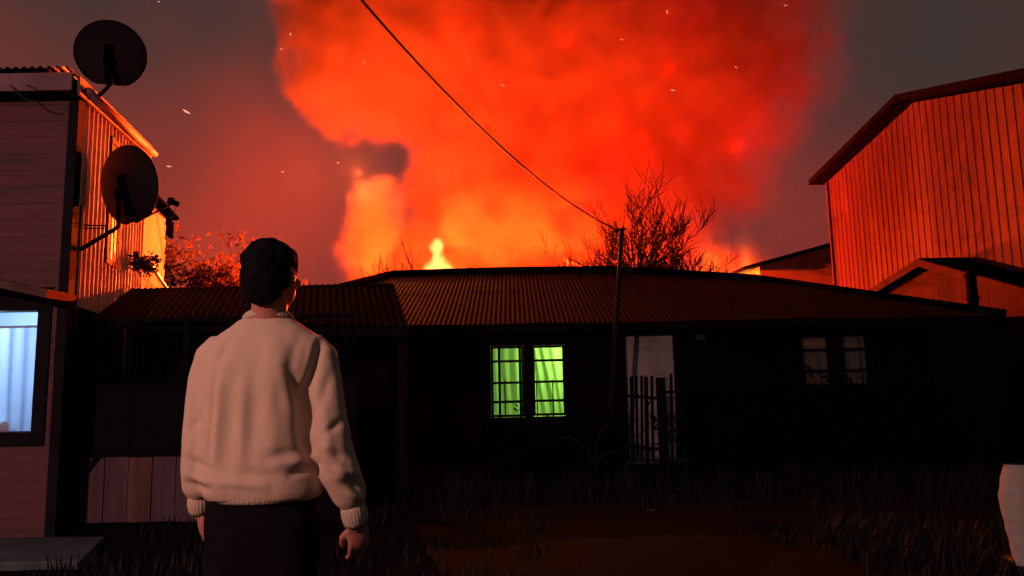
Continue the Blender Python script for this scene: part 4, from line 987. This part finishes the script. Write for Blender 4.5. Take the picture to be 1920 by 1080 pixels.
# ------------------------------------------------------------------ street lamp behind the viewer, lighting the near verge
LP = Vector((-4.0, -1.6, 3.5))
lamp = thing('street_lamp', 'sodium street lamp on a tall steel pole across the street', 'street lamp', (LP.x - .9, LP.y - .6, 0))
MB().tube([(LP.x - .9, LP.y - .6, 0), (LP.x - .9, LP.y - .6, 3.3), (LP.x - .7, LP.y - .45, 3.6), (LP.x, LP.y, 3.7)], [.07, .05, .04, .03], 12).build('pole', M['iron'], lamp, smooth=True)
MB().ball(LP + Vector((0, 0, .17)), (.16, .26, .07), 16, 10).build('lamp_housing', M['iron'], lamp, smooth=True)
MB().ball(LP + Vector((0, 0, .10)), (.10, .18, .03), 14, 8).build('lens', M['lamp_lens'], lamp, smooth=True)
ld = bpy.data.lights.new('street_light', 'POINT'); ld.energy = 920; ld.color = (1.0, 0.47, 0.38); ld.shadow_soft_size = .15
lo = bpy.data.objects.new('street_light', ld); lo.location = LP; col.objects.link(lo)

# ------------------------------------------------------------------ embers drifting in the sky
EMB = emitter('ember_glow', (1.0, 0.42, 0.20), 1.1)
for (px, py, L, a, w) in ((350, 209, 22, 32, 5), (317, 312, 13, 8, 3.5), (545, 64, 8, 70, 2.5), (528, 92, 7, 0, 2.5), (530, 322, 7, 5, 2.5), (634, 305, 6, 10, 2.5), (942, 160, 11, 25, 2.2), (1262, 169, 12, 12, 2.5), (1251, 22, 13, 80, 2.0), (1380, 126, 8, 40, 2.0), (1473, 10, 9, 15, 2.0), (1166, 74, 9, 5, 1.8), (682, 117, 9, 80, 2.0), (298, 3, 7, 30, 2.0)):
    c = at(px, py, 22.8); s_ = FPX / 22.8 * 1.25; dx, dz = math.cos(R(a)) * L / s_ / 2, -math.sin(R(a)) * L / s_ / 2
    m_ = MB(); m_.tube([c - Vector((dx, 0, dz)), c - Vector((dx * .3, 0, dz * .1)), c + Vector((dx * .4, 0, dz * .5)), c + Vector((dx, 0, dz))], [w / s_ * .15, w / s_ * .5, w / s_ * .4, w / s_ * .1], 6)
    lab = {350: 'largest glowing ember streak flying right of the round dish', 317: 'short bright ember hovering above the oval dish feed arm'}.get(px, 'tiny glowing ember flying against the smoke')
    tag(m_.build('ember', EMB, smooth=True), lab, 'ember', 'embers drifting through the smoke')
# ------------------------------------------------------------------ fire and smoke (real volumes)
class GN:
    def __init__(self, name):
        self.g = bpy.data.node_groups.new(name, 'GeometryNodeTree')
        self.g.interface.new_socket('Geometry', in_out='INPUT', socket_type='NodeSocketGeometry')
        self.g.interface.new_socket('Geometry', in_out='OUTPUT', socket_type='NodeSocketGeometry')
        self.out = self.g.nodes.new('NodeGroupOutput')
    def put(self, sock, v):
        if isinstance(v, bpy.types.NodeSocket): self.g.links.new(v, sock)
        else: sock.default_value = v
    def m(self, op, a, b=None, c=None, clamp=False):
        n = self.g.nodes.new('ShaderNodeMath'); n.operation = op; n.use_clamp = clamp
        for i, v in enumerate((a, b, c)):
            if v is not None: self.put(n.inputs[i], v)
        return n.outputs[0]
    def v(self, op, a, b=None):
        n = self.g.nodes.new('ShaderNodeVectorMath'); n.operation = op
        self.put(n.inputs[0], a)
        if b is not None:
            if op == 'SCALE': self.put(n.inputs['Scale'], b)
            else: self.put(n.inputs[1], b)
        return n.outputs['Value'] if op in ('LENGTH', 'DOT_PRODUCT') else n.outputs[0]
    def noise(self, vec, scale, detail=3, rough=0.5, color=False):
        n = self.g.nodes.new('ShaderNodeTexNoise')
        self.put(n.inputs['Vector'], vec)
        n.inputs['Scale'].default_value = scale; n.inputs['Detail'].default_value = detail
        n.inputs['Roughness'].default_value = rough
        return n.outputs['Color'] if color else n.outputs['Fac']
    def rng(self, x, a, b, c=0.0, d=1.0, smooth=True):
        n = self.g.nodes.new('ShaderNodeMapRange'); n.interpolation_type = 'SMOOTHSTEP' if smooth else 'LINEAR'
        n.clamp = True
        for i, v in enumerate((x, a, b, c, d)): self.put(n.inputs[i], v)
        return n.outputs[0]
    def pos(self):
        return self.g.nodes.new('GeometryNodeInputPosition').outputs[0]
    def xyz(self, v):
        n = self.g.nodes.new('ShaderNodeSeparateXYZ'); self.put(n.inputs[0], v); return n.outputs
    def blob(self, p, c, r):
        d = self.v('LENGTH', self.v('MULTIPLY', self.v('SUBTRACT', p, c), tuple(1.0 / x for x in r)))
        return self.m('SUBTRACT', 1.0, d)
    def finish(self, density, lo, hi, res, mat):
        vc = self.g.nodes.new('GeometryNodeVolumeCube')
        self.put(vc.inputs['Density'], density)
        vc.inputs['Min'].default_value, vc.inputs['Max'].default_value = lo, hi
        for k, ax in enumerate('XYZ'):
            vc.inputs['Resolution ' + ax].default_value = max(8, int((hi[k] - lo[k]) / res))
        sm = self.g.nodes.new('GeometryNodeSetMaterial'); sm.inputs['Material'].default_value = mat
        self.g.links.new(vc.outputs[0], sm.inputs[0]); self.g.links.new(sm.outputs[0], self.out.inputs[0])
        return self.g

def volume_object(name, group, mat):
    vol = bpy.data.volumes.new(name); vol.materials.append(mat)
    o = bpy.data.objects.new(name, vol); col.objects.link(o)
    md = o.modifiers.new('field', 'NODES'); md.node_group = group
    return o

def volume_material(name, dens, color, absorb=(0, 0, 0), aniso=0.0, emit=None, ecol=None):
    m = bpy.data.materials.new(name); m.use_nodes = True
    nt = m.node_tree; nt.nodes.clear()
    out = nt.nodes.new('ShaderNodeOutputMaterial'); pv = nt.nodes.new('ShaderNodeVolumePrincipled')
    pv.inputs['Color'].default_value = (*color, 1); pv.inputs['Absorption Color'].default_value = (*absorb, 1)
    pv.inputs['Anisotropy'].default_value = aniso
    pv.inputs['Density'].default_value = dens
    nt.links.new(pv.outputs[0], out.inputs['Volume'])
    return m, nt, pv

FY = 30.0                                            # distance of the burning buildings
PX = FPX / FY
def fpt(px, py, Y=FY): return at(px, py, Y)
SMOKE = [  # px, py, rx, ry (photo px at FY), depth offset, depth radius m, weight
    (905, 490, 250, 110, 1.5, 4.5, 1.0), (945, 340, 185, 170, 1.5, 5.5, 1.0),
    (715, 465, 62, 88, 0.5, 2.4, 1.0),
    (650, 170, 92, 108, -2, 3.2, 1.5), (625, 40, 85, 150, -1, 4.0, 1.1),
    (810, 100, 210, 165, 0, 6.0, 1.0), (1050, 130, 300, 260, 2, 7.0, 1.0),
    (1250, 170, 250, 200, 3, 6.0, 0.9), (1330, 310, 140, 90, 3, 4.0, 0.8), (1400, 20, 200, 200, 4, 6.0, 0.8),
    (960, 475, 110, 60, -5.0, 1.4, 0.9), (1060, 455, 40, 60, -5.2, 1.0, 0.8), (740, 470, 50, 70, -4.6, 1.2, .7),
    (1180, 470, 140, 150, 1, 4.5, 0.95), (1320, 512, 100, 32, 0, 3.0, 0.9),
    (1000, -250, 620, 300, 3, 9.0, 1.0),
]
gn = GN('smoke_field')
p0 = gn.pos()
w1 = gn.v('SCALE', gn.v('SUBTRACT', gn.noise(p0, 0.16, 2, 0.5, True), (0.5, 0.5, 0.5)), 1.3)
w2 = gn.v('SCALE', gn.v('SUBTRACT', gn.noise(p0, 0.6, 5, 0.6, True), (0.5, 0.5, 0.5)), 2.1)
pw = gn.v('ADD', gn.v('ADD', p0, w1), w2)
acc = None
for (px, py, rx, ry, dy, ryd, w) in SMOKE:
    c = fpt(px, py); c.y += dy
    b = gn.m('MULTIPLY', gn.blob(pw, tuple(c), (rx / PX * 1.15, ryd, ry / PX * 1.15)), w)
    acc = b if acc is None else gn.m('SMOOTH_MAX', acc, b, 0.12)
sxr = gn.rng(gn.xyz(p0)[0], -4.0, 9.0)                   # crisp on the windless left, feathered to the right
body = gn.rng(acc, gn.m('MULTIPLY', sxr, -0.22), gn.m('ADD', gn.m('MULTIPLY', sxr, 0.55), 0.16))
fine = gn.rng(gn.noise(pw, 0.75, 6, 0.65), 0.38, 0.64, 0.08, 1.6)
dens = gn.m('MULTIPLY', body, fine)
# thin smoke drifting away to the left and right of the plume
hz = gn.rng(gn.noise(gn.v('MULTIPLY', p0, (1, 1, 0.8)), 0.085, 3, 0.5), 0.38, 0.72, 0.0, 1.0)
xs = gn.xyz(p0)
edge = gn.m('MULTIPLY', gn.rng(xs[0], -34, -24), gn.rng(xs[0], 34, 22))
drift = gn.m('MULTIPLY', gn.m('MULTIPLY', gn.m('MULTIPLY', hz, edge), gn.rng(xs[0], -2, 10, 0.030, 0.030)), gn.rng(acc, -1.0, -0.1, 1.0, 0.35))
total = gn.m('ADD', dens, gn.m('MULTIPLY', drift, gn.rng(xs[2], 1.0, 6.0, 0.4, 1.0)))
smoke_mat, nt, pv = volume_material('smoke', 0.6, (0.26, 0.14, 0.11), aniso=0.0)
smoke = volume_object('smoke', gn.finish(total, (-34, 23.5, 0.3), (36, 41, 24), 0.23, smoke_mat), smoke_mat)
smoke['kind'] = 'stuff'; smoke['label'] = 'billowing fire-lit smoke rising behind the low house'; smoke['category'] = 'smoke'

FIRE_AND_FILL = [ # px, py, Y, watts, colour; flame lights plus added fill for the smoke
    (640, 505, 22.0, 20000, (1.0, 0.11, 0.012)),
    (800, 500, 21.5, 30000, (1.0, 0.10, 0.011)),
    (930, 490, 21.5, 28000, (1.0, 0.045, 0.003)),
    (1070, 490, 21.8, 12000, (1.0, 0.035, 0.002)),
    (1200, 490, 22.3, 7000, (1.0, 0.02, 0.001)),
    (1350, 560, 23.5, 4000, (1.0, 0.05, 0.004)),
    (672, 325, 26.0, 4200, (1.0, 0.20, 0.03)),  # added light with no flame there, brightens the smoke lip from below
    (820, 620, 25.0, 9000, (1.0, 0.10, 0.010)), (1210, 600, 25.0, 18000, (1.0, 0.03, 0.002)),
    (1060, 600, 25.0, 18000, (1.0, 0.04, 0.003)),
    (660, 190, 36.0, 15000, (1.0, 0.10, 0.008)),  # from here on: added lights behind the plume that brighten the upper smoke
    (860, 300, 38.0, 60000, (1.0, 0.05, 0.004)),
    (840, 60, 37.0, 22000, (1.0, 0.015, 0.001)),
    (1010, 330, 38.5, 40000, (1.0, 0.02, 0.001)),
    (1060, 80, 37.0, 6000, (1.0, 0.001, 0.0)),
    (1180, 280, 38.5, 14000, (1.0, 0.005, 0.0002)),
    (1260, 130, 38.0, 6000, (1.0, 0.0005, 0.0)),
    (1380, 280, 39.0, 6000, (1.0, 0.004, 0.0002)),
    (400, 60, 38.0, 9000, (1.0, 0.16, 0.03)),  # added light that warms the thin haze on the left
]
def fire_and_fill_light(i):
    px, py, Y, w, c = FIRE_AND_FILL[i]
    ld = bpy.data.lights.new('fire_and_fill_light', 'POINT'); ld.energy = w * 0.9; ld.color = c; ld.shadow_soft_size = 0.0
    lo = bpy.data.objects.new('fire_and_fill_light', ld); lo.location = at(px, py, Y); col.objects.link(lo)
    return lo
fire_and_fill_lights = [fire_and_fill_light(i) for i in range(len(FIRE_AND_FILL))]

# open flames at the foot of the smoke
def flame_material(name, lo_c, hi_c, k):
    m = bpy.data.materials.new(name); m.use_nodes = True
    nt = m.node_tree; nt.nodes.clear(); L = nt.links.new
    out = nt.nodes.new('ShaderNodeOutputMaterial'); e = nt.nodes.new('ShaderNodeEmission')
    at_ = nt.nodes.new('ShaderNodeAttribute'); at_.attribute_name = 'density'
    rp = nt.nodes.new('ShaderNodeValToRGB'); rp.color_ramp.elements[0].color = (*lo_c, 1); rp.color_ramp.elements[1].color = (*hi_c, 1)
    rp.color_ramp.elements[0].position = 0.15; rp.color_ramp.elements[1].position = 0.8
    mu = nt.nodes.new('ShaderNodeMath'); mu.operation = 'MULTIPLY'; mu.inputs[1].default_value = k
    L(at_.outputs['Fac'], rp.inputs[0]); L(rp.outputs[0], e.inputs['Color']); L(at_.outputs['Fac'], mu.inputs[0]); L(mu.outputs[0], e.inputs['Strength'])
    L(e.outputs[0], out.inputs['Volume']); return m
gn = GN('fire_field'); p0 = gn.pos()
st = gn.v('MULTIPLY', p0, (1.0, 0.8, 0.28))
wv = gn.v('SCALE', gn.v('SUBTRACT', gn.noise(p0, 0.5, 2, .5, True), (.5, .5, .5)), 1.3)
stw = gn.v('ADD', st, wv)
str_ = gn.rng(gn.noise(stw, 1.15, 5, .62), .50, .72)
xs = gn.xyz(p0)
hgt = gn.m('ADD', gn.m('MULTIPLY', gn.noise(gn.v('MULTIPLY', p0, (1, .2, 0)), .45, 3, .6), 5.5), 2.9)   # uneven tongue height
fall = gn.rng(gn.m('SUBTRACT', xs[2], hgt), -1.8, .5, 1.0, 0.0)
xed = gn.m('MULTIPLY', gn.rng(xs[0], -6.2, -4.2), gn.rng(xs[0], 8.7, 7.4))
ded = gn.m('MULTIPLY', gn.rng(xs[1], 22.7, 23.1), gn.rng(xs[1], 24.6, 24.1))
fd = gn.m('MULTIPLY', gn.m('MULTIPLY', str_, fall), gn.m('MULTIPLY', xed, ded))
fm = flame_material('open_flame', (1.0, 0.12, 0.005), (1.0, 0.36, 0.06), 1.9)
fire = volume_object('fire', gn.finish(fd, (-6.4, 22.6, 1.0), (8.9, 24.7, 8.2), 0.11, fm), fm)
fire['kind'] = 'stuff'; fire['label'] = 'streaky orange flames along the foot of the smoke'; fire['category'] = 'fire'
gn = GN('flame_field'); p0 = gn.pos()
wv = gn.v('SCALE', gn.v('SUBTRACT', gn.noise(p0, 2.2, 3, .55, True), (.5, .5, .5)), .42)
pw = gn.v('ADD', p0, wv); acc = None
for (px, py, rx, ry) in ((821, 463, 14, 18), (819, 485, 10, 24), (824, 503, 20, 26), (838, 512, 14, 22), (818, 520, 26, 28)):
    c = at(px, py, 21.6); k = FPX / 21.6 / 1.35; bb = gn.blob(pw, tuple(c), (rx / k, .34, ry / k)); acc = bb if acc is None else gn.m('MAXIMUM', acc, bb)
lo_, hi_ = at(780, 560, 21.6), at(870, 425, 21.6)
fm2 = flame_material('tall_flame', (1.0, 0.30, 0.03), (1.0, 0.74, 0.16), 3.2)
flame = volume_object('flame', gn.finish(gn.rng(acc, 0.0, .5), (lo_.x, 21.0, lo_.z), (hi_.x, 22.2, hi_.z), 0.05, fm2), fm2)
tag(flame, 'bright yellow flame tongue licking above the low house roof', 'flame')
